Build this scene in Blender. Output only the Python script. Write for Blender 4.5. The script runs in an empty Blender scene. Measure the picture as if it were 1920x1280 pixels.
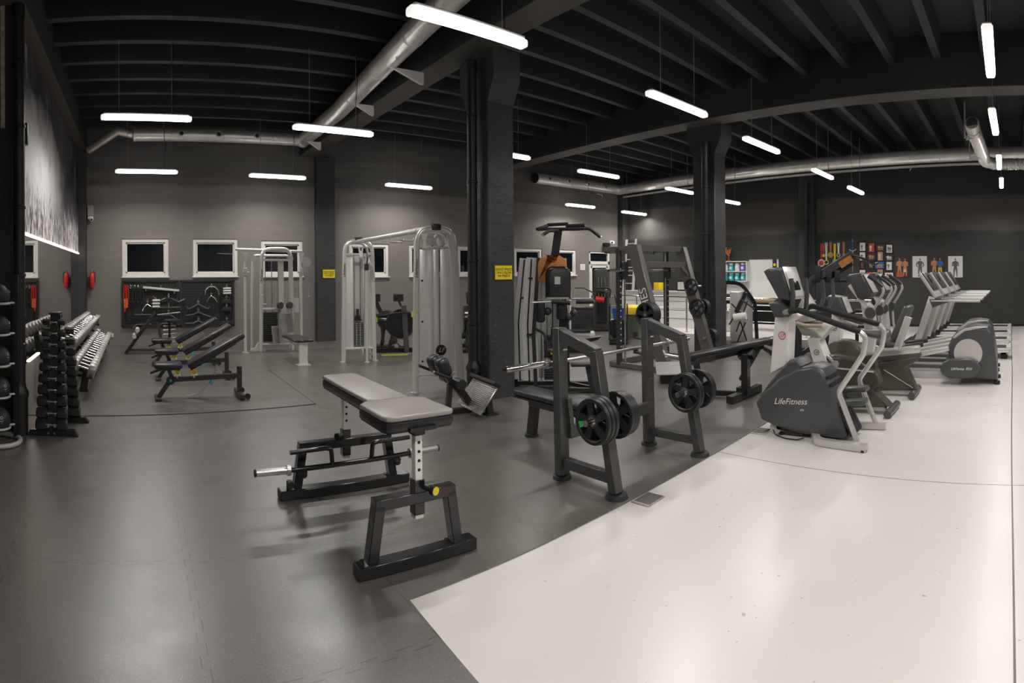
import bpy, bmesh, math, random
from mathutils import Vector, Matrix, Euler, noise
random.seed(7)
PI = math.pi
S = bpy.context.scene
COL = S.collection
V = Vector

# ------------------------------------------------------------------ materials
MATS = {}
def mat(name, col=(.5, .5, .5), rough=.5, metal=0., bump=0., bscale=60., var=0., vscale=8., spec=.5, coat=0., emit=None, estr=0., trans=0.):
    if name in MATS: return MATS[name]
    m = bpy.data.materials.new(name); m.use_nodes = True
    nt = m.node_tree; b = nt.nodes['Principled BSDF']
    b.inputs['Base Color'].default_value = (*col, 1); b.inputs['Roughness'].default_value = rough
    b.inputs['Metallic'].default_value = metal; b.inputs['Specular IOR Level'].default_value = spec
    if coat: b.inputs['Coat Weight'].default_value = coat; b.inputs['Coat Roughness'].default_value = .08
    if trans: b.inputs['Transmission Weight'].default_value = trans
    if emit: b.inputs['Emission Color'].default_value = (*emit, 1); b.inputs['Emission Strength'].default_value = estr
    if bump or var:
        tc = nt.nodes.new('ShaderNodeTexCoord')
        if var:
            n = nt.nodes.new('ShaderNodeTexNoise'); n.inputs['Scale'].default_value = vscale; n.inputs['Detail'].default_value = 5
            nt.links.new(tc.outputs['Object'], n.inputs['Vector'])
            r = nt.nodes.new('ShaderNodeValToRGB'); r.color_ramp.elements[0].position = .3; r.color_ramp.elements[1].position = .7
            r.color_ramp.elements[0].color = (*[max(0, c*(1-var)) for c in col], 1); r.color_ramp.elements[1].color = (*[min(1, c*(1+var)) for c in col], 1)
            nt.links.new(n.outputs['Fac'], r.inputs['Fac']); nt.links.new(r.outputs['Color'], b.inputs['Base Color'])
        if bump:
            n2 = nt.nodes.new('ShaderNodeTexNoise'); n2.inputs['Scale'].default_value = bscale; n2.inputs['Detail'].default_value = 4
            nt.links.new(tc.outputs['Object'], n2.inputs['Vector'])
            bp = nt.nodes.new('ShaderNodeBump'); bp.inputs['Strength'].default_value = bump; bp.inputs['Distance'].default_value = .01
            nt.links.new(n2.outputs['Fac'], bp.inputs['Height']); nt.links.new(bp.outputs['Normal'], b.inputs['Normal'])
    MATS[name] = m
    return m

M = dict(
    black=mat('black_powder_coat', (.015, .015, .016), .34, 0, .05, 300),
    blackgloss=mat('black_gloss_paint', (.013, .013, .015), .22, 0, coat=.3),
    grey=mat('grey_powder_coat', (.085, .083, .083), .32, .25, .04, 300),
    dgrey=mat('dark_grey_steel', (.045, .045, .048), .36, .3, .04, 300),
    frame=mat('platinum_frame_paint', (.74, .715, .69), .24, .4, .02, 200),
    smith=mat('smith_grey_paint', (.135, .13, .127), .32, .3, .03, 300),
    footgrid=mat('foot_grid_steel', (.26, .25, .235), .4, .5),
    white=mat('white_steel_paint', (.85, .83, .80), .3, .05),
    chrome=mat('chrome', (.75, .74, .73), .16, 1.),
    steel=mat('brushed_steel', (.6, .59, .58), .3, 1., .03, 200),
    rubber=mat('black_rubber', (.018, .018, .018), .55, 0, .1, 200),
    plate=mat('plate_rubber', (.02, .02, .021), .42, 0, .04, 200),
    vinyl=mat('black_vinyl', (.024, .024, .026), .3, 0, .06, 250),
    vinylgrey=mat('grey_vinyl', (.33, .305, .29), .32, 0, .06, 250, .06, 6),
    plastic=mat('grey_plastic', (.082, .084, .086), .33, 0, .03, 300),
    plasticd=mat('charcoal_plastic', (.035, .036, .038), .4),
    plasticl=mat('light_grey_plastic', (.5, .485, .47), .36),
    olive=mat('olive_grey_plastic', (.072, .071, .056), .3),
    silver=mat('silver_paint', (.68, .66, .64), .28, .45),
    white_pl=mat('white_plastic', (.8, .79, .77), .35),
    yellow=mat('yellow_plastic', (.85, .62, .02), .4),
    teal=mat('teal_plastic', (.02, .38, .46), .35),
    red=mat('red_paint', (.62, .03, .02), .32),
    orange=mat('orange_board', (.55, .22, .06), .45, 0, 0, 60, .15, 12),
    green=mat('green_label', (.05, .5, .12), .5),
    blue=mat('blue_plastic', (.02, .12, .6), .4),
    screen=mat('dark_screen', (.02, .022, .025), .12),
    lcd=mat('pale_console_face', (.62, .62, .6), .3),
    ink=mat('black_lettering', (.01, .01, .01), .6),
    inkw=mat('white_lettering', (.85, .85, .85), .5),
    inkr=mat('red_lettering', (.6, .03, .03), .5),
    cable=mat('black_cable', (.012, .012, .012), .5),
    cord=mat('grey_wire', (.3, .3, .3), .5),
    alu=mat('galvanised_sheet', (.8, .78, .75), .3, .6, .12, 14, .12, 5),
    ducth=mat('duct_opening_dark', (.03, .03, .03), .6),
    shroud=mat('pearl_shroud', (.74, .715, .69), .26, .3, .02, 40),
)

# ------------------------------------------------------------------ mesh builder
def basis(d, up=(0, 0, 1)):
    z = V(d).normalized(); u = V(up)
    if abs(z.dot(u.normalized())) > .999: u = V((0, 1, 0)) if abs(z.y) < .9 else V((1, 0, 0))
    x = u.cross(z).normalized(); y = z.cross(x)
    return Matrix((x, y, z)).transposed()

def fillet(pts, r, n=5, closed=False):
    pts = [V(p) for p in pts]; out = []; N = len(pts)
    for i, p in enumerate(pts):
        if not closed and (i == 0 or i == N-1): out.append(p); continue
        a = pts[i-1]-p; b = pts[(i+1) % N]-p
        la, lb = a.length, b.length; a.normalize(); b.normalize()
        ang = a.angle(b) if la and lb else PI
        if ang > PI-.02: out.append(p); continue
        t = min(r/math.tan(ang/2), la*.49, lb*.49)
        p0 = p+a*t; p1 = p+b*t
        for k in range(n+1):
            s = k/n; out.append(p0*(1-s)**2+p*2*s*(1-s)+p1*s**2)
    return out

def arc(c, r, a0, a1, n=12, plane='xz'):
    o = []
    for k in range(n+1):
        a = math.radians(a0+(a1-a0)*k/n); x, y = r*math.cos(a), r*math.sin(a)
        o.append(V(c)+V({'xz': (x, 0, y), 'xy': (x, y, 0), 'yz': (0, x, y)}[plane]))
    return o

class MB:
    def __init__(s, T=None): s.bm = bmesh.new(); s.mi = 0; s.T = T
    def _fin(s, vs, fs=None):
        fs = fs if fs is not None else {f for v in vs for f in v.link_faces}
        for f in fs: f.material_index = s.mi; f.smooth = True
        return s
    def _new(s): s._n = len(s.bm.verts)
    def box(s, c, size, rot=None, bev=0., seg=2):
        R = Matrix.Identity(4) if rot is None else (rot.to_4x4() if isinstance(rot, Matrix) else Euler([math.radians(a) for a in rot]).to_matrix().to_4x4())
        Mx = Matrix.Translation(V(c)) @ R @ Matrix.Diagonal((*size, 1))
        r = bmesh.ops.create_cube(s.bm, size=1, matrix=Mx); vs = r['verts']
        fs = {f for v in vs for f in v.link_faces}
        if bev > 0:
            es = list({e for v in vs for e in v.link_edges})
            k = bmesh.ops.bevel(s.bm, geom=es, offset=min(bev, min(size)*.49), segments=seg, profile=.5, affect='EDGES')
            fs = set(k['faces']) | {f for v in k['verts'] for f in v.link_faces}
        return s._fin(None, fs)
    def beam(s, p, q, w, h, bev=0., up=(0, 0, 1), seg=1):
        p, q = V(p), V(q); B = basis(q-p, up)
        return s.box((p+q)/2, (w, h, (q-p).length), B, bev, seg)
    def rings(s, rings, closed_u=True, cap0=True, cap1=True, loop=False):
        vr = [[s.bm.verts.new(p) for p in r] for r in rings]
        n = len(vr[0]); fs = []
        K = len(vr)
        for i in range(K if loop else K-1):
            A, Bv = vr[i], vr[(i+1) % K]
            for j in range(n if closed_u else n-1):
                k = (j+1) % n
                try: fs.append(s.bm.faces.new((A[j], A[k], Bv[k], Bv[j])))
                except ValueError: pass
        if not loop and closed_u:
            if cap0: fs.append(s.bm.faces.new(list(reversed(vr[0]))))
            if cap1: fs.append(s.bm.faces.new(vr[-1]))
        return s._fin(None, fs)
    def cyl(s, p, q, r, r2=None, n=16, cap=True):
        p, q = V(p), V(q); B = basis(q-p); r2 = r if r2 is None else r2
        def ring(c, rr): return [c+B@V((rr*math.cos(2*PI*k/n), rr*math.sin(2*PI*k/n), 0)) for k in range(n)]
        return s.rings([ring(p, r), ring(q, r2)], True, cap, cap)
    def lathe(s, prof, c=(0, 0, 0), axis=(0, 0, 1), n=24, cap=True):
        B = basis(axis); c = V(c)
        R = [[c+B@V((max(r, 1e-4)*math.cos(2*PI*k/n), max(r, 1e-4)*math.sin(2*PI*k/n), z)) for k in range(n)] for r, z in prof]
        return s.rings(R, True, cap, cap)
    def tube(s, pts, r, n=10, closed=False, cap=True, sx=1.):
        pts = [V(p) for p in pts]; K = len(pts); R = []
        t0 = (pts[1]-pts[0]).normalized(); B = basis(t0); x = B.col[0].copy()
        for i, p in enumerate(pts):
            if closed: t = (pts[(i+1) % K]-pts[i-1])
            else: t = pts[min(i+1, K-1)]-pts[max(i-1, 0)]
            t.normalize(); x = (x-t*x.dot(t)).normalized(); y = t.cross(x)
            rr = r[i] if isinstance(r, (list, tuple)) else r
            R.append([p+x*(rr*sx*math.cos(2*PI*k/n))+y*(rr*math.sin(2*PI*k/n)) for k in range(n)])
        return s.rings(R, True, cap, cap, loop=closed)
    def sweep(s, pts, w, h, up=(0, 0, 1), bev=0.):
        # rectangular section swept along pts, w across, h along up
        pts = [V(p) for p in pts]; K = len(pts); R = []
        for i, p in enumerate(pts):
            t = (pts[min(i+1, K-1)]-pts[max(i-1, 0)]).normalized(); u = V(up); x = u.cross(t).normalized(); y = t.cross(x)
            R.append([p+x*a*w/2+y*b*h/2 for a, b in ((-1, -1), (1, -1), (1, 1), (-1, 1))])
        return s.rings(R)
    def prism(s, poly, d, Mx=None, bev=0., seg=2):
        # polygon in local xy, extruded d along z (centred)
        Mx = Mx or Matrix.Identity(4)
        a = [s.bm.verts.new(Mx@V((x, y, -d/2))) for x, y in poly]; b = [s.bm.verts.new(Mx@V((x, y, d/2))) for x, y in poly]
        n = len(poly); fs = [s.bm.faces.new(list(reversed(a))), s.bm.faces.new(b)]
        for i in range(n):
            j = (i+1) % n; fs.append(s.bm.faces.new((a[i], a[j], b[j], b[i])))
        bmesh.ops.recalc_face_normals(s.bm, faces=fs)
        fs = set(fs)
        if bev > 0:
            es = list({e for f in list(fs)[:] for e in f.edges if (e.verts[0] in a) == (e.verts[1] in a)})
            es = [e for e in es if (e.verts[0] in a and e.verts[1] in a) or (e.verts[0] in b and e.verts[1] in b)]
            k = bmesh.ops.bevel(s.bm, geom=es, offset=bev, segments=seg, profile=.5, affect='EDGES')
            fs = set(k['faces']) | {f for v in k['verts'] for f in v.link_faces}
        return s._fin(None, fs)
    def sphere(s, c, r, n=20, sc=(1, 1, 1), rot=None):
        Mx = Matrix.Translation(V(c)) @ (Euler([math.radians(a) for a in rot]).to_matrix().to_4x4() if rot else Matrix.Identity(4)) @ Matrix.Diagonal((r*sc[0], r*sc[1], r*sc[2], 1))
        k = bmesh.ops.create_uvsphere(s.bm, u_segments=n, v_segments=max(6, n*2//3), radius=1, matrix=Mx)
        return s._fin(k['verts'])
    def torus(s, c, R, r, axis=(0, 0, 1), n=32, m=8, sc=(1, 1)):
        B = basis(axis); c = V(c)
        pts = [c+B@V((R*sc[0]*math.cos(2*PI*k/n), R*sc[1]*math.sin(2*PI*k/n), 0)) for k in range(n)]
        return s.tube(pts, r, m, closed=True)
    def build(s, name, mats, parent=None, ang=38):
        bmesh.ops.recalc_face_normals(s.bm, faces=s.bm.faces)
        me = bpy.data.meshes.new(name)
        if s.T is not None: s.bm.transform(s.T)
        s.bm.to_mesh(me); s.bm.free()
        for m in (mats if isinstance(mats, (list, tuple)) else [mats]): me.materials.append(M[m] if isinstance(m, str) else m)
        me.set_sharp_from_angle(angle=math.radians(ang))
        o = bpy.data.objects.new(name, me); COL.objects.link(o)
        if parent is not None: o.parent = parent
        return o

def tag(o, label=None, cat=None, group=None, kind=None):
    if label: o['label'] = label
    if cat: o['category'] = cat
    if group: o['group'] = group
    if kind: o['kind'] = kind
    return o
def thing(name, label, cat, loc=(0, 0, 0), rz=0., group=None):
    o = bpy.data.objects.new(name, None); COL.objects.link(o); o.empty_display_size = .1
    o.location = loc; o.rotation_euler = (0, 0, math.radians(rz))
    return tag(o, label, cat, group)
def struct(mb, name, m, ang=38): return tag(mb.build(name, m, None, ang), kind='structure')
KIDS = {}
def kids(o):
    return [c for c in bpy.data.objects if c.parent == o]
def dup(o, label=None, loc=None, rz=None, group=None, parent=None):
    c = o.copy(); COL.objects.link(c)
    if parent is not None: c.parent = parent
    if label: c['label'] = label
    if group: c['group'] = group
    if loc is not None: c.location = loc
    if rz is not None: c.rotation_euler = (0, 0, math.radians(rz))
    for k in o.children: dup(k, parent=c)
    return c
def text(name, s, size, m, parent=None, loc=(0, 0, 0), rot=(90, 0, 0), ext=.0006, shear=0., align='CENTER', sp=1.):
    cu = bpy.data.curves.new(name, 'FONT'); cu.body = s; cu.size = size; cu.extrude = ext; cu.align_x = align; cu.align_y = 'CENTER'; cu.shear = shear; cu.space_character = sp; cu.space_line = 1.05
    tmp = bpy.data.objects.new(name, cu); COL.objects.link(tmp); bpy.context.view_layer.update()
    me = bpy.data.meshes.new_from_object(tmp.evaluated_get(bpy.context.evaluated_depsgraph_get())); bpy.data.objects.remove(tmp); bpy.data.curves.remove(cu)
    me.materials.clear(); me.materials.append(M[m] if isinstance(m, str) else m)
    o = bpy.data.objects.new(name, me); COL.objects.link(o); o.parent = parent; o.location = loc
    o.rotation_euler = rot if isinstance(rot, Euler) else Euler([math.radians(a) for a in rot])
    return o

def polar(deg, r): a = math.radians(deg); return (r*math.sin(a), r*math.cos(a))
# ------------------------------------------------------------------ camera: the photograph is a stitched cylindrical panorama
f_, x0_, H0_ = 1043., 258., 511.
cd = bpy.data.cameras.new('camera'); cam = bpy.data.objects.new('camera', cd); COL.objects.link(cam)
fw = V((0, 1, 5/1043)).normalized(); rt = V((1, 0, -5/1043)); rt = (rt-fw*rt.dot(fw)).normalized(); upv = rt.cross(fw)
mw = Matrix((rt, upv, -fw)).transposed().to_4x4(); mw.translation = (0, 0, 1.6); cam.matrix_world = mw
cd.type = 'PANO'; cd.panorama_type = 'CENTRAL_CYLINDRICAL'; cd.central_cylindrical_radius = 1
cd.central_cylindrical_range_u_min = -x0_/f_; cd.central_cylindrical_range_u_max = (1920-x0_)/f_
cd.central_cylindrical_range_v_min = (H0_-1280)/f_; cd.central_cylindrical_range_v_max = H0_/f_
S.camera = cam
S.view_settings.view_transform = 'Standard'; S.view_settings.look = 'None'; S.view_settings.gamma = 1; S.view_settings.use_curve_mapping = False
S.view_settings.exposure = 0.1
try: S.cycles.use_denoising = True
except Exception: pass
w = bpy.data.worlds.new('night'); S.world = w; w.use_nodes = True
w.node_tree.nodes['Background'].inputs[0].default_value = (.010, .014, .022, 1); w.node_tree.nodes['Background'].inputs[1].default_value = .6

# ------------------------------------------------------------------ surface materials
def nodes(m): nt = m.node_tree; return nt, nt.nodes, nt.links
def mathn(nt, op, a, b=None, c=None):
    n = nt.nodes.new('ShaderNodeMath'); n.operation = op
    for i, v in enumerate((a, b, c)):
        if v is None: continue
        if isinstance(v, (int, float)): n.inputs[i].default_value = v
        else: nt.links.new(v, n.inputs[i])
    return n.outputs[0]
def mixc(nt, fac, a, b):
    n = nt.nodes.new('ShaderNodeMix'); n.data_type = 'RGBA'
    for sock, v in ((n.inputs[0], fac), (n.inputs[6], a), (n.inputs[7], b)):
        if isinstance(v, (int, float)): sock.default_value = v
        elif isinstance(v, tuple): sock.default_value = (*v, 1)
        else: nt.links.new(v, sock)
    return n.outputs[2]
def noisen(nt, co, scale, det=4, rough=.5, dist=0):
    n = nt.nodes.new('ShaderNodeTexNoise'); n.inputs['Scale'].default_value = scale; n.inputs['Detail'].default_value = det
    n.inputs['Roughness'].default_value = rough; n.inputs['Distortion'].default_value = dist
    nt.links.new(co, n.inputs['Vector']); return n.outputs['Fac']
def ramp(nt, fac, p0, p1, c0=(0, 0, 0), c1=(1, 1, 1)):
    r = nt.nodes.new('ShaderNodeValToRGB'); e = r.color_ramp.elements; e[0].position = p0; e[1].position = p1; e[0].color = (*c0, 1); e[1].color = (*c1, 1)
    nt.links.new(fac, r.inputs[0]); return r.outputs[0]
def scaled(nt, co, sc, rot=0):
    mp = nt.nodes.new('ShaderNodeMapping'); mp.inputs['Scale'].default_value = sc; mp.inputs['Rotation'].default_value = (0, 0, rot); nt.links.new(co, mp.inputs[0]); return mp.outputs[0]
def fresh(name):
    m = bpy.data.materials.new(name); m.use_nodes = True; nt = m.node_tree; b = nt.nodes['Principled BSDF']
    co = nt.nodes.new('ShaderNodeTexCoord').outputs['Object']; return m, nt, b, co

def concrete_floor():
    m, nt, b, co = fresh('polished_white_concrete')
    sep = nt.nodes.new('ShaderNodeSeparateXYZ'); nt.links.new(co, sep.inputs[0]); x, y = sep.outputs[0], sep.outputs[1]
    st = ramp(nt, noisen(nt, co, .9, 5, .6, .4), .3, .75)
    c = mixc(nt, st, (.70, .662, .635), (.71, .68, .645))
    sp = ramp(nt, noisen(nt, co, 22, 1), .765, .775)
    c = mixc(nt, mathn(nt, 'MULTIPLY', sp, .55), c, (.25, .22, .19))
    # saw-cut joints
    l1 = mathn(nt, 'LESS_THAN', mathn(nt, 'ABSOLUTE', mathn(nt, 'SUBTRACT', x, mathn(nt, 'MULTIPLY_ADD', y, .055, 4.13))), .0042)
    wob = mathn(nt, 'MULTIPLY', mathn(nt, 'SINE', mathn(nt, 'MULTIPLY', x, .9)), .006)
    l2 = mathn(nt, 'LESS_THAN', mathn(nt, 'ABSOLUTE', mathn(nt, 'ADD', y, wob)), .0055)
    l = mathn(nt, 'MAXIMUM', l1, l2)
    c = mixc(nt, l, c, (.05, .045, .04)); nt.links.new(c, b.inputs['Base Color'])
    rr = ramp(nt, noisen(nt, co, 3, 4), .25, .75, (.27,)*3, (.31,)*3); nt.links.new(rr, b.inputs['Roughness'])
    bp = nt.nodes.new('ShaderNodeBump'); bp.inputs['Strength'].default_value = .08; bp.inputs['Distance'].default_value = .02
    nt.links.new(noisen(nt, co, 2.2, 3), bp.inputs['Height']); nt.links.new(bp.outputs[0], b.inputs['Normal'])
    return m
def rubber_floor():
    m, nt, b, co = fresh('speckled_rubber_tiles')
    sep = nt.nodes.new('ShaderNodeSeparateXYZ'); nt.links.new(co, sep.inputs[0]); x, y = sep.outputs[0], sep.outputs[1]
    c = mixc(nt, ramp(nt, noisen(nt, co, .8, 4, .6), .3, .7), (.080, .074, .065), (.108, .099, .086))
    c = mixc(nt, ramp(nt, noisen(nt, co, 150, 2), .58, .70), c, (.22, .205, .185))
    c = mixc(nt, mathn(nt, 'MULTIPLY', ramp(nt, noisen(nt, co, 1.1, 3, .5), .45, .8), .35), c, (.13, .122, .108))
    def seam(p, q, off):
        tooth = mathn(nt, 'MULTIPLY', mathn(nt, 'SIGN', mathn(nt, 'SINE', mathn(nt, 'MULTIPLY', q, 2*PI/.16))), .017)
        fr = mathn(nt, 'FRACT', mathn(nt, 'DIVIDE', mathn(nt, 'ADD', mathn(nt, 'ADD', p, tooth), off), 1.0))
        return mathn(nt, 'LESS_THAN', mathn(nt, 'ABSOLUTE', mathn(nt, 'SUBTRACT', fr, .5)), .003)
    l = mathn(nt, 'MAXIMUM', seam(x, y, .23), seam(y, x, .41))
    c = mixc(nt, mathn(nt, 'MULTIPLY', l, .8), c, (.015, .015, .015)); nt.links.new(c, b.inputs['Base Color'])
    nt.links.new(ramp(nt, noisen(nt, co, 5, 3), .3, .7, (.30,)*3, (.36,)*3), b.inputs['Roughness']); b.inputs['Specular IOR Level'].default_value = 1.0; b.inputs['IOR'].default_value = 1.75
    bp = nt.nodes.new('ShaderNodeBump'); bp.inputs['Strength'].default_value = .14; bp.inputs['Distance'].default_value = .002
    nt.links.new(noisen(nt, co, 180, 2), bp.inputs['Height']); nt.links.new(bp.outputs[0], b.inputs['Normal'])
    return m
def plaster(name, a, bcol, rough=.6, bump=.15, bands=()):
    m, nt, b, co = fresh(name)
    c = mixc(nt, ramp(nt, noisen(nt, co, .55, 5, .6), .35, .65), a, bcol)
    if bands:
        z = nt.nodes.new('ShaderNodeSeparateXYZ'); nt.links.new(co, z.inputs[0]); zz = mathn(nt, 'ADD', z.outputs[2], mathn(nt, 'MULTIPLY', mathn(nt, 'SUBTRACT', noisen(nt, scaled(nt, co, (1, 1, .4)), 1.3, 4), .5), bands[0][2]))
        for h, col, soft in bands: c = mixc(nt, ramp(nt, mathn(nt, 'MULTIPLY', zz, .1), h*.1-.004, h*.1+.004), c, mixc(nt, noisen(nt, co, .6, 4), col, tuple(v*1.25 for v in col)))
    sm = ramp(nt, noisen(nt, scaled(nt, co, (.25, .25, 2.6)), 1.1, 4, .6, .3), .55, .8)
    c = mixc(nt, mathn(nt, 'MULTIPLY', sm, .35), c, tuple(v*1.5 for v in bcol)); nt.links.new(c, b.inputs['Base Color'])
    b.inputs['Roughness'].default_value = rough
    bp = nt.nodes.new('ShaderNodeBump'); bp.inputs['Strength'].default_value = bump; bp.inputs['Distance'].default_value = .02
    nt.links.new(noisen(nt, co, 12, 5), bp.inputs['Height']); nt.links.new(bp.outputs[0], b.inputs['Normal'])
    return m
def block_paint():
    m, nt, b, co = fresh('painted_rough_concrete')
    c = mixc(nt, ramp(nt, noisen(nt, co, 1.5, 5, .6), .3, .7), (.030, .031, .034), (.055, .054, .054))
    pit = ramp(nt, noisen(nt, co, 16, 3), .68, .74); c = mixc(nt, mathn(nt, 'MULTIPLY', pit, .35), c, (.16, .15, .14))
    nt.links.new(c, b.inputs['Base Color']); b.inputs['Roughness'].default_value = .5
    sep = nt.nodes.new('ShaderNodeSeparateXYZ'); nt.links.new(co, sep.inputs[0])
    wz = mathn(nt, 'MULTIPLY', mathn(nt, 'SUBTRACT', noisen(nt, co, 2, 2), .5), .05)
    j = mathn(nt, 'LESS_THAN', mathn(nt, 'FRACT', mathn(nt, 'DIVIDE', mathn(nt, 'ADD', sep.outputs[2], wz), .25)), .035)
    h = mathn(nt, 'SUBTRACT', mathn(nt, 'ADD', noisen(nt, co, 9, 6, .65), mathn(nt, 'MULTIPLY', pit, .5)), mathn(nt, 'MULTIPLY', j, .25))
    bp = nt.nodes.new('ShaderNodeBump'); bp.inputs['Strength'].default_value = .55; bp.inputs['Distance'].default_value = .03
    nt.links.new(h, bp.inputs['Height']); nt.links.new(bp.outputs[0], b.inputs['Normal'])
    return m
M['floor'] = concrete_floor(); M['rubfloor'] = rubber_floor()
M['wall'] = plaster('warm_charcoal_wall_paint', (.185, .170, .154), (.22, .203, .185), bands=((3.66, (.088, .083, .079), .12),))
M['wallfar'] = plaster('black_wall_paint', (.030, .030, .0285), (.040, .0395, .037), bands=((2.72, (.075, .070, .064), .3), (3.75, (.026, .027, .030), .1)))
M['ceil'] = plaster('black_ceiling_paint', (.024, .027, .030), (.033, .036, .039), .6, .1)
M['col'] = block_paint()
M['beamraw'] = plaster('worn_beam_paint', (.06, .056, .052), (.09, .082, .074), .6, .3)
M['winframe'] = mat('white_window_frame', (.74, .71, .67), .35)
M['mirror'] = mat('mirror_glass', (.72, .73, .72), .015, 1.)
M['lamp'] = mat('lamp_diffuser', (.9, .9, .9), .4, emit=(1, .97, .94), estr=9.)
M['led'] = mat('led_strip_glow', (1, .9, .8), .4, emit=(1, .80, .62), estr=5.)
M['lampend'] = mat('lamp_end_clear_plastic', (.75, .75, .74), .2, emit=(1, .96, .9), estr=.8)
M['lamptop'] = mat('lamp_body_grey', (.5, .5, .49), .4)
def glassmat():
    m, nt, b, co = fresh('night_window_glass')
    b.inputs['Base Color'].default_value = (.004, .006, .009, 1); b.inputs['Roughness'].default_value = .03; b.inputs['Specular IOR Level'].default_value = .8
    return m
M['glass'] = glassmat()

# ------------------------------------------------------------------ shell
TOPZ = 5.25
mb = MB(); mb.box((7.2, 5, -.06), (21, 19, .12)); struct(mb, 'floor', 'floor')
def slab(mb, poly, z0, z1):
    mb.prism(poly, z1-z0, Matrix.Translation((0, 0, (z0+z1)/2)))
mb = MB(); slab(mb, [(-3.2, -4.4), (1.235, -4.4), (1.24, 1.79), (1.27, 2.415), (1.66, 2.43), (2.55, 2.46), (3.83, 2.485), (5.34, 2.51), (12.0, 2.62), (11.9, 12.7), (-3.2, 12.7)], .0005, .007)
struct(mb, 'floor_rubber_matting', 'rubfloor')
mb = MB(); slab(mb, [(-1.33, 6.24), (2.13, 6.49), (2.17, 12.68), (-1.33, 12.68)], .0075, .0145)
struct(mb, 'floor_rubber_platform', 'rubfloor')
mb = MB()
for p, q in (((-1.3, 6.235), (2.135, 6.485)), ((2.135, 6.485), (2.16, 9.0))): mb.beam((*p, .0085), (*q, .0085), .016, .006)
struct(mb, 'trim_1', mat('dark_platform_edge', (.012, .012, .012), .6))

# back wall with window openings
WY = 12.65
wins = [(-.35, .71, 1.545, 2.43), (1.26, 2.31, 1.545, 2.425), (2.86, 3.87, 1.535, 2.395), (5.06, 6.14, 1.51, 2.355), (6.72, 7.8, 1.51, 2.35), (8.21, 9.3, 1.51, 2.34), (10.18, 11.26, 1.50, 2.335), (11.77, 12.73, 1.495, 2.33)]
door = (13.34, 14.37, 0., 2.30)
def wallgrid(mb, x0, x1, z0, z1, holes, y0, y1):
    xs = sorted({x0, x1, *[h[0] for h in holes], *[h[1] for h in holes]})
    for a, b in zip(xs, xs[1:]):
        hs = sorted([h for h in holes if h[0] <= a+1e-6 and h[1] >= b-1e-6], key=lambda h: h[2]); z = z0
        for h in hs:
            if h[2] > z: mb.box(((a+b)/2, (y0+y1)/2, (z+h[2])/2), (b-a, y1-y0, h[2]-z))
            z = h[3]
        mb.box(((a+b)/2, (y0+y1)/2, (z+z1)/2), (b-a, y1-y0, z1-z))
mb = MB(); wallgrid(mb, -3.4, 16.2, 0, TOPZ, [(*h,) for h in wins]+[door], WY, WY+.3); struct(mb, 'wall_back', 'wall')
mb = MB(); mb.box((6.5, WY+.335, 1.6), (19, .05, 3.2)); struct(mb, 'wall_outside', mat('night_outside', (.006, .008, .012), .9))
mb = MB(); mb.beam((-1.43, 5.95, TOPZ/2), (-1.43, WY, TOPZ/2), TOPZ, .2, up=(1, 0, 0)); mb.box((-1.62, 5.9, TOPZ/2), (.6, .1, TOPZ)); mb.box((-1.93, .8, TOPZ/2), (.2, 10.4, TOPZ)); struct(mb, 'wall_left', 'wall')
FW0, FW1 = V((15.13, WY+.2, 0)), V((16.05, -4.6, 0))
def farX(y): t = (y-FW0.y)/(FW1.y-FW0.y); return FW0.x+(FW1.x-FW0.x)*t
FANG = math.degrees(math.atan2(FW0.x-FW1.x, FW0.y-FW1.y))   # yaw of the far wall off the y axis (negative)
mb = MB(); mb.beam(FW0+V((.1, 0, TOPZ/2)), FW1+V((.1, 0, TOPZ/2)), TOPZ, .2, up=(1, 0, 0)); struct(mb, 'wall_right', 'wallfar')
mb = MB(); mb.box((7, -4.55, TOPZ/2), (19, .2, TOPZ)); struct(mb, 'wall_front', 'wall')
mb = MB(); mb.box((7, 4.2, TOPZ+.06), (20, 18.2, .12)); struct(mb, 'ceiling', 'ceil')
# concrete ceiling joists run along x, girders along y
jn = 0
for k in range(-15, 8):
    y = 6.94+.735*k
    if y < -4.3 or y > 12.4: continue
    jn += 1; mb = MB(); mb.box((7, y+.06, 5.06), (17.2, .12, .42)); struct(mb, 'ceiling_beam_%d' % jn, 'ceil')
def girder(name, p, q, wd):
    mb = MB(); p, q = V(p), V(q)
    mb.mi = 0; mb.beam(p+V((0, 0, 4.83)), q+V((0, 0, 4.83)), .86, wd, up=(1, 0, 0)); mb.mi = 1; mb.beam(p+V((0, 0, 4.405)), q+V((0, 0, 4.405)), .012, wd+.004, up=(1, 0, 0))
    struct(mb, name, ['ceil', 'beamraw'])
girder('ceiling_beam_left', (-1.27, -4.5, 0), (-1.27, WY, 0), .26)
girder('ceiling_beam_middle', (3.93, -4.5, 0), (4.0, WY, 0), .4)
girder('ceiling_beam_right', (8.5, -4.5, 0), (9.28, WY, 0), .46)
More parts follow.
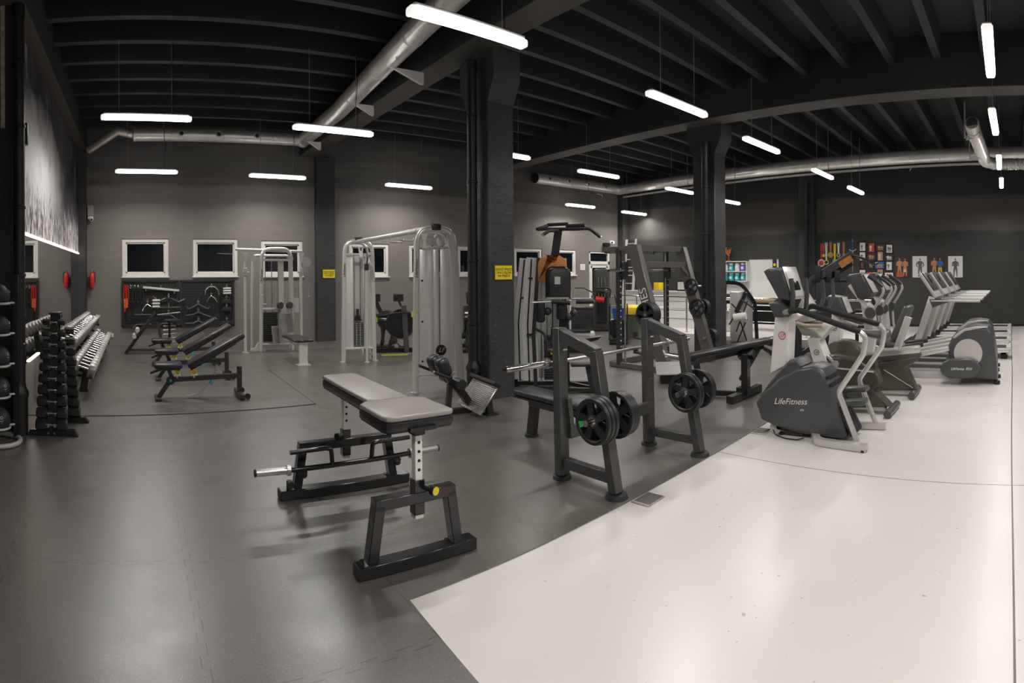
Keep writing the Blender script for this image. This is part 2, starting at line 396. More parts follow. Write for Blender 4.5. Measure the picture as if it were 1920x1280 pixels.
# columns with haunches
def column(name, x0, x1, y0, y1, hz=4.05, hw=.14, top=4.42):
    mb = MB(); mb.box(((x0+x1)/2, (y0+y1)/2, top/2), (x1-x0, y1-y0, top), bev=.012, seg=1)
    # haunch: widens in y under the girder
    xm = (x0+x1)/2
    for s, ye in ((-1, y0), (1, y1)):
        poly = [(ye, hz-.28), (ye+s*hw, hz), (ye+s*hw, top), (ye-s*.05, top), (ye-s*.05, hz-.28)]
        mb.prism(poly, x1-x0-.004, Matrix(((0, 0, 1, xm), (1, 0, 0, 0), (0, 1, 0, 0), (0, 0, 0, 1))))
    for s, xe in ((1, x1),):
        poly = [(xe, hz-.2), (xe+s*.05, hz), (xe+s*.05, top), (xe-s*.05, top), (xe-s*.05, hz-.2)]
        mb.prism(poly, y1-y0-.004, Matrix(((1, 0, 0, 0), (0, 0, 1, (y0+y1)/2), (0, 1, 0, 0), (0, 0, 0, 1))))
    return struct(mb, name, 'col')
column('pillar_middle', 4.12, 4.545, 5.65, 6.12)
column('pillar_right', 9.1, 9.52, 5.36, 5.85, 4.15)
mb = MB(); mb.box((-1.56, 5.78, TOPZ/2), (.58, .36, TOPZ), bev=.01, seg=1); struct(mb, 'pillar_left', 'col')
mb = MB(); mb.box((-1.375, 5.592, 3.98), (.045, .012, 1.7)); struct(mb, 'trim_2', mat('bare_cream_plaster', (.5, .45, .36), .8, 0, .3, 40, .3, 20))
for n, (a, b) in enumerate(((4.17, 4.65), (9.4, 9.85))):
    mb = MB(); mb.box(((a+b)/2, WY-.07, 2.2), (b-a, .14, 4.4), bev=.01, seg=1); struct(mb, 'pilaster_wall_back_%d' % (n+1), 'col')
mb = MB(); mb.box((-1.24, WY-.16, 2.2), (.18, .32, 4.4), bev=.01, seg=1); struct(mb, 'pilaster_wall_left', 'col')
mb = MB(); mb.box((14.95, WY-.12, 2.25), (.3, .24, 4.5)); struct(mb, 'pilaster_wall_corner', 'col')
py = 5.91
mb = MB(); mb.box((farX(py)-.09, py, 2.3), (.22, .5, 4.6), (0, 0, -FANG), bev=.01, seg=1); struct(mb, 'pilaster_wall_right', 'col')

# windows: white plastic frame, dark night pane
for i, (a, b, c, d) in enumerate(wins):
    y = WY+.05; t = .085
    r = MB(); w2 = b-a; h2 = d-c
    for (x, z, sx, sz) in (((a+b)/2, d-t/2, w2-2*t, t), ((a+b)/2, c+.02+t/2, w2-2*t, t), (a+t/2, (c+d)/2, t, h2), (b-t/2, (c+d)/2, t, h2)): r.box((x, y, z), (sx, .06, sz), bev=.006, seg=1)
    for (x, z, sx, sz) in (((a+b)/2, d-t-.015, w2-2*t, .03), ((a+b)/2, c+.02+t+.015, w2-2*t, .03), (a+t+.015, (c+d)/2, .03, h2-2*t), (b-t-.015, (c+d)/2, .03, h2-2*t)): r.box((x, y+.012, z), (sx, .03, sz))
    r.box(((a+b)/2, y-.045, c+.012), (w2+.03, .1, .03), bev=.004, seg=1)
    fr = tag(r.build('window_%d' % (i+1), 'winframe'), kind='structure')
    p = MB(); p.box(((a+b)/2, y+.02, (c+d)/2), (w2-2*t, .012, h2-2*t)); p.build('pane', 'glass', fr)
    if i in (7,):
        h = MB(); h.box((b-.04, y-.04, 1.86), (.022, .02, .13), bev=.004); h.box((b-.04, y-.03, 1.9), (.03, .03, .05), bev=.004); h.build('window_handle', 'white_pl', fr)
# door with transom
a, b, c, d = door; y = WY+.05
r = MB()
for (x, z, sx, sz) in (((a+b)/2, d-.03, b-a, .06), (a+.04, d/2, .08, d), (b-.04, d/2, .08, d), ((a+b)/2, 1.92, b-a, .11), ((a+b)/2, 1.80, b-a-.16, .09), (a+.12, .92, .09, 1.8), (b-.12, .92, .09, 1.8), ((a+b)/2, .07, b-a-.16, .14), ((a+b)/2, .8, b-a-.2, .1)): r.box((x, y, z), (sx, .07, sz), bev=.005, seg=1)
dr = tag(r.build('door_1', 'winframe'), kind='structure')
p = MB(); p.box(((a+b)/2, y+.015, 1.1), (b-a-.2, .012, 2.2)); p.build('pane', 'glass', dr)
h = MB(); h.box((b-.13, y-.045, 1.02), (.03, .02, .2), bev=.005); h.cyl((b-.13, y-.06, 1.05), (b-.24, y-.06, 1.05), .01); h.build('door_handle', 'steel', dr)
# skirting on the right wall
mb = MB(); mb.beam(FW0+V((-.006, 0, .03)), FW1+V((-.006, 0, .03)), .06, .012, up=(1, 0, 0)); struct(mb, 'baseboard_right', 'black')

# mirror with lit edges, and the printed mural above it
mr = MB(); mr.box((-1.325, 9.3, 1.32), (.012, 6.1, 1.52)); mi = tag(mr.build('mirror', 'mirror'), 'large frameless wall mirror behind the dumbbell rack under the mural', 'mirror')
l = MB(); l.box((-1.312, 9.36, 2.095), (.022, 6.2, .022)); tag(l.build('led_strip', 'led'), 'glowing warm strip light along the bottom edge of the mural', 'light')
l = MB(); l.box((-1.31, 6.95, .57), (.02, .7, .02)); tag(l.build('led_strip', 'led'), 'glowing strip light low on the wall behind the vertical dumbbell stand', 'light')
def mural():
    m, nt, b, co = fresh('mural_print')
    sep = nt.nodes.new('ShaderNodeSeparateXYZ'); nt.links.new(co, sep.inputs[0]); y, z = sep.outputs[1], sep.outputs[2]
    # stage glow low left of the print, a crowd with raised hands along the bottom, dark sky with sparks
    dy = mathn(nt, 'MULTIPLY', mathn(nt, 'SUBTRACT', y, 7.6), .42); dz = mathn(nt, 'SUBTRACT', z, 3.0)
    d = mathn(nt, 'SQRT', mathn(nt, 'ADD', mathn(nt, 'MULTIPLY', dy, dy), mathn(nt, 'MULTIPLY', dz, dz)))
    wob = mathn(nt, 'MULTIPLY', mathn(nt, 'SUBTRACT', noisen(nt, co, 1.6, 4), .5), .5)
    g = ramp(nt, mathn(nt, 'ADD', d, wob), .52, 1.05, (1, 1, 1), (0, 0, 0))
    sky = mixc(nt, ramp(nt, noisen(nt, co, 1.0, 4), .35, .7), (.02, .018, .025), (.08, .065, .085))
    c = mixc(nt, g, sky, (1, .98, .97))
    smoke = ramp(nt, noisen(nt, scaled(nt, co, (1, 1.5, .5)), 1.7, 5, .6, 1.2), .60, .68)
    c = mixc(nt, mathn(nt, 'MULTIPLY', smoke, .55), c, (.62, .53, .55))
    sp = ramp(nt, noisen(nt, scaled(nt, co, (1, 1, .45)), 15, 1), .76, .78); c = mixc(nt, sp, c, (.8, .76, .78))
    cr = ramp(nt, noisen(nt, scaled(nt, co, (1, 1.6, .42)), 14, 4, .6), .44, .54, (.11, .09, .11), (1, .95, .95))
    edge = mathn(nt, 'ADD', z, mathn(nt, 'MULTIPLY', mathn(nt, 'SUBTRACT', noisen(nt, scaled(nt, co, (1, 1.6, .3)), 9, 3), .5), .9))
    low = ramp(nt, mathn(nt, 'DIVIDE', mathn(nt, 'SUBTRACT', edge, 2.0), 2.0), .22, .42, (1, 1, 1), (0, 0, 0))
    c = mixc(nt, low, c, cr)
    nt.links.new(c, b.inputs['Base Color']); b.inputs['Roughness'].default_value = .45
    return m
M['mural'] = mural()
mm = MB(); mm.box((-1.322, 9.3, 3.25), (.014, 6.05, 2.26)); tag(mm.build('mural', 'mural'), 'dark printed mural of a bright stage glow over a crowd above the mirror', 'mural')

# ------------------------------------------------------------------ batten lamps on wires, one working lamp each
def lamp(ctr, ln, label, group, wires=True, rz=0.):
    t = thing('batten_lamp', label, 'ceiling lamp', ctr, rz, group)
    b = MB(); prof = [(-.052, -.012), (-.046, -.036), (-.028, -.05), (.028, -.05), (.046, -.036), (.052, -.012), (.052, .012), (-.052, .012)]
    b.prism(prof, ln-.1, Matrix(((0, 0, 1, 0), (1, 0, 0, 0), (0, 1, 0, 0), (0, 0, 0, 1)))); b.build('diffuser', 'lamp', t)
    b = MB(); b.box((0, 0, .027), (ln-.06, .09, .03), bev=.008, seg=1); b.build('lamp_body', 'lamptop', t)
    for s in (-1, 1):
        b = MB(); b.box((s*(ln/2-.026), 0, -.016), (.052, .1, .07), bev=.02, seg=2); b.build('end_cap', 'lampend', t)
    if wires:
        for s in (-.3, .28):
            b = MB(); b.cyl((s*ln, 0, .04), (s*ln, 0, 4.86-ctr[2]), .004, n=6); b.build('hanging_wire', 'cord', t)
        b = MB(); p = [V((.28*ln+.012, .01, 4.86-ctr[2]))]+[V((.28*ln+.014+.012*math.sin(k*2.1+ctr[0]), .012*math.cos(k*1.7), (4.86-ctr[2])*(1-k/6)+.03*k/6)) for k in range(1, 7)]
        b.tube(p, .005, 5); b.build('power_cord', 'cable', t)
    L = bpy.data.lights.new('lamp_light', 'AREA'); L.shape = 'RECTANGLE'; L.size = ln-.12; L.size_y = .1; L.energy = LAMP_W; L.color = (1, .965, .92); L.spread = 2.65
    lo = bpy.data.objects.new('lamp_light', L); COL.objects.link(lo); lo.parent = t; lo.location = (0, 0, -.056)
    return t
LAMP_W = 36.
LAMPS = [
 ((-.46, 11.65), (.86, 11.78), .955, 'leftmost lamp of the row nearest the windowed back wall'),
 ((2.44, 11.97), (3.78, 12.07), .95, 'lamp over the cable machine corner, close to the windowed back wall beside the pilaster'),
 ((5.87, 12.26), (7.21, 12.31), .95, 'lamp above the near cable tower, close to the windowed back wall'),
 ((12.4, 12.77), (13.7, 12.72), .93, 'lamp under the short duct, near the windowed back wall and its door'),
 ((15.34, 12.9), (16.74, 12.89), .90, 'lamp in the far room corner under the duct bend'),
 ((-.51, 7.65), (.78, 7.76), 1., 'bright lamp in front of the left duct, nearest the mural'),
 ((2.29, 7.9), (3.58, 7.95), .965, 'bright lamp crossing in front of the duct bend'),
 ((5.62, 8.07), (6.9, 8.09), 1., 'lamp half hidden behind the middle pillar'),
 ((8.49, 8.36), (9.77, 8.31), 1., 'lamp hanging just above the short duct right of the middle pillar'),
 ((11.77, 8.41), (13.05, 8.38), 1., 'lamp touching the left edge of the right pillar in front of the long duct'),
 ((14.56, 8.49), (15.86, 8.42), .88, 'small lamp showing just right of the right pillar under the duct'),
 ((2.16, 4.06), (3.43, 4.08), .9, 'biggest lamp, in front of the middle pillar top'),
 ((5.39, 4.11), (6.65, 4.06), 1., 'long slanting lamp above the smith machine, left of the right pillar top'),
 ((8.11, 4.2), (9.34, 4.15), 1., 'slanting lamp just right of the right pillar top'),
 ((11.22, 4.17), (12.46, 4.15), 1., 'short slanting lamp overlapping the long duct left of the medals'),
 ((13.93, 4.18), (15.2, 4.15), .88, 'short slanting lamp above the framed pictures on the black wall'),
 ((4.98, .21), (6.27, .22), 1., 'nearest and longest lamp of the end-on row at the right edge'),
 ((7.59, .26), (8.93, .24), 1., 'second nearest lamp of the end-on row, beside the flexible duct'),
 ((10.66, .23), (12.0, .25), 1., 'third lamp of the end-on row at the right edge, over the long duct'),
 ((13.32, .23), (14.7, .25), .98, 'farthest and smallest lamp of the end-on row, by the black wall'),
]
for p, q, sc, lb in LAMPS:
    a = V((*p, 0)); b = V((*q, 0)); c = (a+b)/2*sc; ln = 1.27 if abs((b-a).length*sc-1.27) < .06 else (b-a).length*sc
    lamp((c.x, c.y, 1.6+2.2*sc), ln, lb, 'batten lamps hung in rows', True, math.degrees(math.atan2(b.y-a.y, b.x-a.x)))
# unseen lamps added behind the viewpoint, only to light the near floor
for (x, y) in ((-.2, .2), (1.9, .2), (2.2, -3.2), (5.6, -3.4), (9, -3.4)):
    lamp((x, y, 3.8), 1.27, 'unseen lamp added behind the viewpoint to light the near floor', 'added batten lamps behind the viewpoint')
# ------------------------------------------------------------------ drain pipes, ducts, signs and wall fixtures
def drainpipe(label, x, y, z1, r, zb, rb, collars, base=0.008):
    t = thing('drainpipe', label, 'pipe', (x, y, base))
    b = MB(); b.lathe([(rb, 0), (rb, zb-.05), (rb*1.12, zb-.03), (rb*1.12, zb), (r*1.15, zb+.05), (r, zb+.1), (r, z1-.16), (r*1.12, z1-.12), (r*1.15, z1)], n=20); b.build('pipe', 'black', t)
    for z in collars:
        b = MB(); b.lathe([(r*1.0, z-.018), (r*1.14, z-.012), (r*1.14, z+.012), (r*1.0, z+.018)], n=20); b.box((0, r+.02, z), (.02, .06, .02)); b.build('pipe_clamp', 'black', t)
    return t
drainpipe('black drainpipe standing at the left pillar beside the ball rack', -1.185, 5.49, 4.33, .06, .42, .085, (.9, 1.6, 2.28, 3.1, 3.75))
drainpipe('black drainpipe on the left face of the middle pillar', 4.018, 5.84, 4.3, .062, .40, .088, (.95, 1.75, 2.75, 3.6))
drainpipe('black drainpipe on the left face of the right pillar', 8.99, 5.51, 4.05, .068, .3, .09, (1.2, 2.3, 3.2))
yy = 5.84; drainpipe('black drainpipe on the pilaster of the black wall left of the medals', farX(yy)-.315, yy+.02, 4.2, .06, .3, .08, (1.5, 2.4, 3.1), 0)
t = thing('wall_speaker', 'small black cylinder speaker beside the drainpipe in front of the mural', 'speaker', (-1.245, 6.05, 3.05))
b = MB(); b.cyl((0, 0, 0), (0, 0, .24), .045, n=20); b.build('speaker_body', 'blackgloss', t); b = MB(); b.box((-.05, 0, .12), (.07, .03, .04)); b.build('bracket', 'black', t)

def duct_run(name, label, pts, r, step=.9, nozzles=(), ndir=(0, -1, 0), seg=24):
    t = thing(name, label, 'duct', pts[0])
    o = V(pts[0]); P = [V(p)-o for p in pts]; b = MB(); b.tube(P, r, seg); b.build('duct_pipe', 'alu', t)
    # joint bands every STEP metres
    b = MB()
    for p, q in zip(P, P[1:]):
        L = (q-p).length; n = int(L/step)
        for k in range(1, n+1):
            c = p+(q-p)*(k*step/L-.3*step/L); d = (q-p).normalized()
            b.lathe([(r*.99, -.03), (r*1.03, -.025), (r*1.03, -.006), (r*1.0, 0), (r*1.03, .006), (r*1.03, .025), (r*.99, .03)], c, d, seg, cap=False)
    b.build('joint_bands', 'alu', t)
    for s in nozzles:
        c = V(s)-o; d = V(ndir)
        b = MB(); b.lathe([(.052, .0), (.055, r+.05), (.062, r+.05), (.062, r+.065), (.045, r+.065), (.045, r+.02)], c, d, 16); b.mi = 1; b.cyl(c+d*(r+.02), c+d*(r+.03), .044, n=14); b.build('air_nozzle', ['alu', 'ducth'], t)
    return t
DZ = 4.575
d1 = duct_run('air_duct', 'galvanised duct with three round nozzles along the back wall, above the left windows', [(-.05, 11.76, DZ), (3.56, 11.76, DZ)], .139, 1.1, [(.93, 11.76, DZ-.01), (1.72, 11.76, DZ-.01), (2.54, 11.76, DZ-.01)])
b = MB(); b.tube(fillet([(-1.02, .5, -.2), (-.36, .0, .08), (-.12, 0, .02), (.02, 0, 0)], .1, 6), .085, 18); b.build('reducer_pipe', 'alu', d1)
b = MB(); b.lathe([(.088, -.03), (.15, .0), (.15, .05), (.13, .06)], (-.02, 0, 0), (1, 0, 0), 24); b.build('reducer', 'alu', d1)
d2 = duct_run('air_duct', 'galvanised duct slanting overhead beside the middle ceiling beam', [(3.63, 11.7, 4.58), (3.58, 9.4, 4.56), (3.2, 5.07, 4.56), (2.75, -.4, 4.55)], .155, 1.25)
b = MB(); b.sphere((-.02, .06, -.01), .165, 20); b.build('elbow', 'alu', d2)
for k, (x, y) in enumerate(((3.56, 10.9), (3.5, 8.25), (3.36, 6.6))):
    b = MB(); dx = 3.74-x; b.prism([(-.12, 0), (dx, 0), (dx, -.16), (dx-.04, -.16)], .04, Matrix(((1, 0, 0, x-3.63), (0, 0, 1, y-11.7), (0, 1, 0, -.245), (0, 0, 0, 1)))); b.build('wall_bracket', 'white', d2)
DR = 4.4
d3 = duct_run('air_duct', 'short galvanised duct with an open end and four nozzles, right of the middle pillar', [(10.81, 12.42, 4.41), (14.6, 12.42, 4.44)], .167, 1.3, [(11.2, 12.42, 4.41), (12.0, 12.42, 4.42), (12.87, 12.42, 4.43), (13.7, 12.42, 4.43)])
b = MB(); b.lathe([(.15, -.01), (.15, -.02), (.03, -.0195)], (0, 0, 0), (1, 0, 0), 24); b.build('open_end', 'ducth', d3)
for x in (11.4, 13.6):
    b = MB(); b.tube([(x-10.81, .1, -.2), (x-10.81, -.12, -.26), (x-10.81-.06, -.2, -.34)], .012, 6); b.build('bracket', 'white', d3)
d4 = duct_run('air_duct', 'long galvanised duct running along the top of the black wall', [(14.6, 12.3, 4.44), (14.03, 6.57, 4.43), (13.74, 3.4, 4.43), (13.52, .85, 4.43), (13.46, -1.9, 4.43)], .165, 2.4)
b = MB(); b.sphere((.0, .1, 0), .17, 20); b.build('elbow', 'alu', d4)
b = MB(); b.sweep([V(p)-V((14.5, 12.1, DR)) for p in ((14.75, 12.3, DR-.23), (14.13, 6.57, 4.18), (13.84, 3.4, 4.18), (13.62, .85, 4.18), (13.56, -1.9, 4.18))], .05, .05); b.build('support_rail', 'silver', d4)
for (x, y) in ((14.3, 9.3), (13.9, 4.6), (13.66, 2.3)):
    b = MB(); b.tube([(x-14.5+.12, y-12.1, -.2), (x-14.5-.1, y-12.1, -.34)], .015, 6); b.build('strap', 'silver', d4)
t = thing('flexible_duct', 'crinkled foil duct hanging across the long duct, near the end-on lamps', 'duct', (10.3, .72, 4.33))
pp = fillet([(0, 0, 0), (.25, -.01, -.06), (2.2, -.14, -.28), (2.42, -.35, -.31), (2.5, -1.9, -.3)], .3, 8); P2 = []
for a, b_ in zip(pp, pp[1:]):
    n = max(1, int((b_-a).length/.022)); P2 += [a+(b_-a)*k/n for k in range(n)]
b = MB(); b.tube(P2, [.125+(.012 if i % 2 else -.004)+.012*noise.noise(V((i*.3, 0, 0))) for i in range(len(P2))], 20); b.build('foil_hose', 'alu', t)
b = MB(); b.cyl((-.012, 0, .002), (-.006, 0, .002), .1, n=20); b.build('open_end', mat('foil_dark', (.2, .2, .19), .3, .9, .6, 30), t)
b = MB()
for dx, dz in ((.35, -.05), (1.6, -.2)):
    b.prism([(-.14, 0), (.16, .04), (.16, -.02), (-.14, -.09)], .04, Matrix(((0, 0, 1, dx), (-1, 0, 0, 0), (0, 1, 0, dz-.1), (0, 0, 0, 1)))); b.cyl((dx, .16, dz-.15), (dx, .16, .5), .018, n=6)
b.build('hanger', 'silver', t)

def sign(label, x, y, z, w_, h_, sc):
    t = thing('wall_sign', label, 'sign', (x, y, z))
    b = MB(); b.box((0, 0, 0), (w_, .006, h_), bev=.002, seg=1); b.build('sign_plate', mat('sign_yellow', (.88, .68, .03), .45), t)
    b = MB()
    for sx in (-1, 1): b.box((sx*(w_/2-.004), -.0036, 0), (.003, .001, h_-.006))
    for sz in (-1, 1): b.box((0, -.0036, sz*(h_/2-.004)), (w_-.006, .001, .003))
    b.build('sign_border', 'ink', t)
    text('lettering', 'ODŁÓŻ SPRZĘT\nORAZ CIĘŻAR\nNA MIEJSCE', sc, 'ink', t, (0, -.0045, .0), sp=.95)
sign('yellow notice with black letters on the middle pillar', 4.362, 5.643, 1.607, .285, .185, .04)
sign('yellow notice on the far back wall pilaster beside the cable tower', 4.48, 12.502, 1.61, .31, .205, .042)

t = thing('fire_extinguisher', 'red fire extinguisher hung in the left corner by the mirror', 'fire extinguisher', (-1.03, 12.52, 1.33))
b = MB(); b.lathe([(.05, 0), (.06, .02), (.06, .27), (.045, .31), (.02, .33)], n=18); b.build('cylinder', 'red', t)
b = MB(); b.cyl((0, 0, .33), (0, 0, .37), .016, n=10); b.beam((0, .03, .38), (.01, -.07, .41), .02, .012); b.beam((0, .03, .36), (.01, -.06, .365), .02, .01); b.build('valve', 'steel', t)
b = MB(); b.tube(fillet([(0, 0, .355), (.07, -.02, .35), (.075, -.02, .1)], .05), .009, 8); b.build('hose', 'rubber', t)
b = MB(); b.box((0, .07, .15), (.05, .12, .3)); b.build('wall_hook', 'black', t)
t = thing('cctv_camera', 'beige junction box with a white dome camera high in the left corner', 'camera', (-1.06, 12.6, 2.95))
b = MB(); b.box((0, -.02, .12), (.14, .12, .24), bev=.006, seg=1); b.build('junction_box', mat('beige_box', (.38, .36, .32), .5), t)
b = MB(); b.box((0, -.04, -.04), (.13, .1, .07), bev=.02); b.sphere((.02, -.07, -.08), .05, 14); b.build('camera_body', 'white_pl', t); b = MB(); b.cyl((.03, -.11, -.09), (.035, -.125, -.095), .022, n=12); b.build('lens', 'screen', t)
t = thing('cctv_camera', 'white camera high in the far corner above the ladder', 'camera', (14.3, 12.5, 2.62))
b = MB(); b.box((0, 0, 0), (.22, .12, .12), bev=.03); b.build('camera_body', 'white_pl', t); b = MB(); b.cyl((-.05, -.06, 0), (-.05, -.075, 0), .035, n=12); b.build('lens', 'screen', t); b = MB(); b.box((-.2, .06, -.08), (.2, .16, .12)); b.build('bracket', 'black', t)
t = thing('power_outlet', 'white double power outlet low on the back wall, left of the slant board', 'outlet', (-.6, 12.64, .24)); b = MB(); b.box((0, 0, 0), (.09, .02, .09), bev=.008); b.build('faceplate', 'white_pl', t)
b = MB(); b.cyl((0, -.011, 0), (0, -.0115, 0), .028, n=14); b.build('socket', 'plasticl', t)
t = thing('wall_notice', 'small white printed notice on the back wall left of the door', 'notice', (13.02, 12.64, 1.78)); b = MB(); b.box((0, 0, 0), (.22, .008, .2)); b.build('paper', 'white_pl', t)
b = MB()
for k in range(5): b.box((0, -.0046, .06-.03*k), (.15, .001, .006))
b.build('printed_lines', mat('pink_print', (.5, .3, .3), .6), t)
for k, (x, y, lb) in enumerate(((3.10, 2.385, 'grey floor socket lid at the mat edge in front of the bench press'), (5.0, 2.42, 'small grey floor socket lid with a cable near the stair climber'))):
    t = thing('floor_socket', lb, 'floor socket', (x, y, .0005), 3)
    b = MB(); b.box((0, 0, .003), (.21, .15, .006), bev=.002, seg=1); b.build('lid_frame', mat('socket_frame', (.42, .38, .35), .4, .5), t)
    b = MB(); b.box((.012, 0, .007), (.17, .125, .003)); b.build('lid', mat('socket_lid', (.10, .095, .09), .45), t)
    if k: b = MB(); b.box((.03, -.045, .009), (.1, .035, .003)); b.build('flap', 'ink', t)
b = MB(); b.tube(fillet([(5.03, 2.37, .01), (5.0, 2.3, .05), (4.93, 2.24, .012), (4.86, 2.1, .008), (4.86, 1.98, .008), (4.9, 1.93, .02)], .08), .006, 6); tag(b.build('power_cable', 'cable'), 'thin black cable from the floor socket to the stair climber', 'cable')
b = MB(); b.tube([(.7, 11.33, 4.835), (3.2, 11.3, 4.83), (5.6, 11.33, 4.825), (8.0, 11.35, 4.83)], .006, 6); tag(b.build('ceiling_cable', 'cord'), 'thin grey cable strung under the ceiling above the lamps nearest the windows', 'cable')
# ------------------------------------------------------------------ free weights and benches in front
G = .0075   # top of the rubber matting
def holes(b, c, d, n, step, r, nrm):
    for k in range(n):
        p = V(c)+V(d)*(k*step); b.cyl(p, p+V(nrm)*.002, r, n=10)
# adjustable high row bench in the foreground
t = thing('row_bench', 'tall flat row bench with grey pads and white posts, nearest in the foreground', 'bench', (1.47, 2.69, G), -1.)
def pad(name, x, y, z, w_, l_, h_, parent, poly=None, m='vinylgrey'):
    b = MB(); b.box((x, y, z-.012), (w_, l_, .03), bev=.013, seg=3); b.build(name, m, parent)
    k = MB(); k.box((x, y, z-.052), (w_+.004, l_+.004, .055), bev=.012, seg=2); return k.build(name+'_side', 'vinyl', parent)
def cpad(name, pts, z, parent):
    Mx = Matrix.Translation((0, 0, z-.014)); b = MB(); b.prism(pts, .03, Mx, bev=.012, seg=3); o = b.build(name, 'vinylgrey', parent)
    b = MB(); b.prism([(x*1.003, y) for x, y in pts], .05, Matrix.Translation((0, 0, z-.055)), bev=.008); b.build(name+'_side', 'vinyl', o)
    b = MB(); b.prism([(x*.97, y*.97+.03*sum(q[1] for q in pts)/len(pts)) for x, y in pts], .012, Matrix.Translation((0, 0, z-.083))); b.build(name+'_base', 'black', o)
cpad('seat_pad', [(-.215, .0), (-.2, -.04), (-.17, -.055), (.19, -.055), (.215, -.03), (.215, .30), (.16, .365), (-.16, .365), (-.215, .31)], .832, t)
cpad('long_pad', [(-.135, .385), (.14, .385), (.14, 1.25), (.1, 1.29), (-.1, 1.29), (-.135, 1.25)], .832, t)
for nm, y0, xa, xb, ztop, half, zs in (('front', 0, -.235, .2, .37, .36, .0), ('rear', 1.13, -.33, .33, .36, .5, 0)):
    b = MB(); b.box((0, y0, .035), (2*half, .09, .065), bev=.004, seg=1); b.build('base_bar', 'blackgloss', t)
    for s in (-1, 1):
        xt = xb if s > 0 else xa
        b = MB(); b.beam((xt+s*.045, y0, .06), (xt, y0, ztop), .06, .07, up=(0, 1, 0), bev=.004); b.build('upright', 'blackgloss', t)
        b = MB(); b.box((s*half, y0, .035), (.012, .086, .062), bev=.003, seg=1); b.build('end_cap', 'rubber', t)
        b = MB(); b.box((xt+s*.045, y0, .07), (.1, .085, .006)); b.build('weld_plate', 'blackgloss', t)
    b = MB(); b.box(((xa+xb)/2, y0, ztop), (xb-xa+.06, .07, .06), bev=.004, seg=1); b.build('cross_bar', 'blackgloss', t)
    b = MB(); b.box((.0, y0, ztop+.0), (.062, .062, .19), bev=.003, seg=1); b.build('sleeve', 'blackgloss', t)
    p = MB(); p.box((.0, y0, .52), (.045, .045, .5), bev=.003, seg=1); po = p.build('adjusting_post', 'white', t)
    h = MB(); holes(h, (0, y0-.023, .52), (0, 0, 1), 5, .05, .009, (0, -1, 0)); h.build('pin_holes', 'ink', po)
    h = MB(); h.box((0, y0, ztop-.1), (.05, .05, .03)); h.build('post_end', 'steel', po)
    b = MB(); b.box((0, y0+.02*(1 if nm == 'rear' else 1), .757), (.16, .2, .02)); b.box((0, y0, .74), (.07, .07, .06), bev=.003, seg=1); b.build('pad_bracket', 'black', t)
k = MB(); k.cyl((.03, -.03, .42), (.05, -.085, .42), .014, n=12); k.cyl((.05, -.08, .42), (.058, -.105, .42), .028, n=18); ko = k.build('pull_pin', 'black', t)
k = MB(); k.cyl((.058, -.105, .42), (.0585, -.107, .42), .023, n=18); k.build('pin_cap', 'yellow', ko)
k = MB(); k.cyl((-.03, 1.10, .42), (-.07, 1.08, .42), .012, n=12); k.cyl((-.07, 1.08, .42), (-.09, 1.07, .42), .026, n=16); k.build('pull_pin', 'black', t)
for x in (-.36, .36):
    k = MB(); k.cyl((x, 1.13, .2), (x, 1.02, .2), .014, n=12); k.cyl((x, 1.02, .19), (x, 1.01, .22), .032, n=16); k.build('bar_hook', 'rubber', t)
k = MB(); k.cyl((-.44, 1.09, .07), (-.44, 1.09, .14), .02, n=12); k.cyl((-.44, 1.07, .12), (-.44, 1.04, .12), .026, n=12); k.build('hook_knob', 'rubber', t)
# football bar lying on the bench hooks
t = thing('football_bar', 'black multi-grip barbell with steel ends resting on the row bench hooks', 'barbell', (1.49, 3.69, .255), 0)
b = MB(); b.cyl((-.46, 0, 0), (.46, 0, 0), .018, n=14); b.build('shaft', 'blackgloss', t)
for s in (-1, 1):
    b = MB(); b.cyl((s*.47, 0, 0), (s*.7, 0, 0), .0245, n=18); b.cyl((s*.46, 0, 0), (s*.485, 0, 0), .036, n=18); o = b.build('sleeve', 'steel', t)
    b = MB(); b.cyl((s*.7, 0, 0), (s*.712, 0, 0), .0255, n=18); b.build('end_cap', 'ink', o)
    b = MB(); b.tube(fillet([(s*.46, 0, .12), (s*.2, 0, .125), (s*.16, 0, .115), (s*.15, 0, .0)], .06, 7), .0165, 12); b.build('grip_handle', 'blackgloss', t)

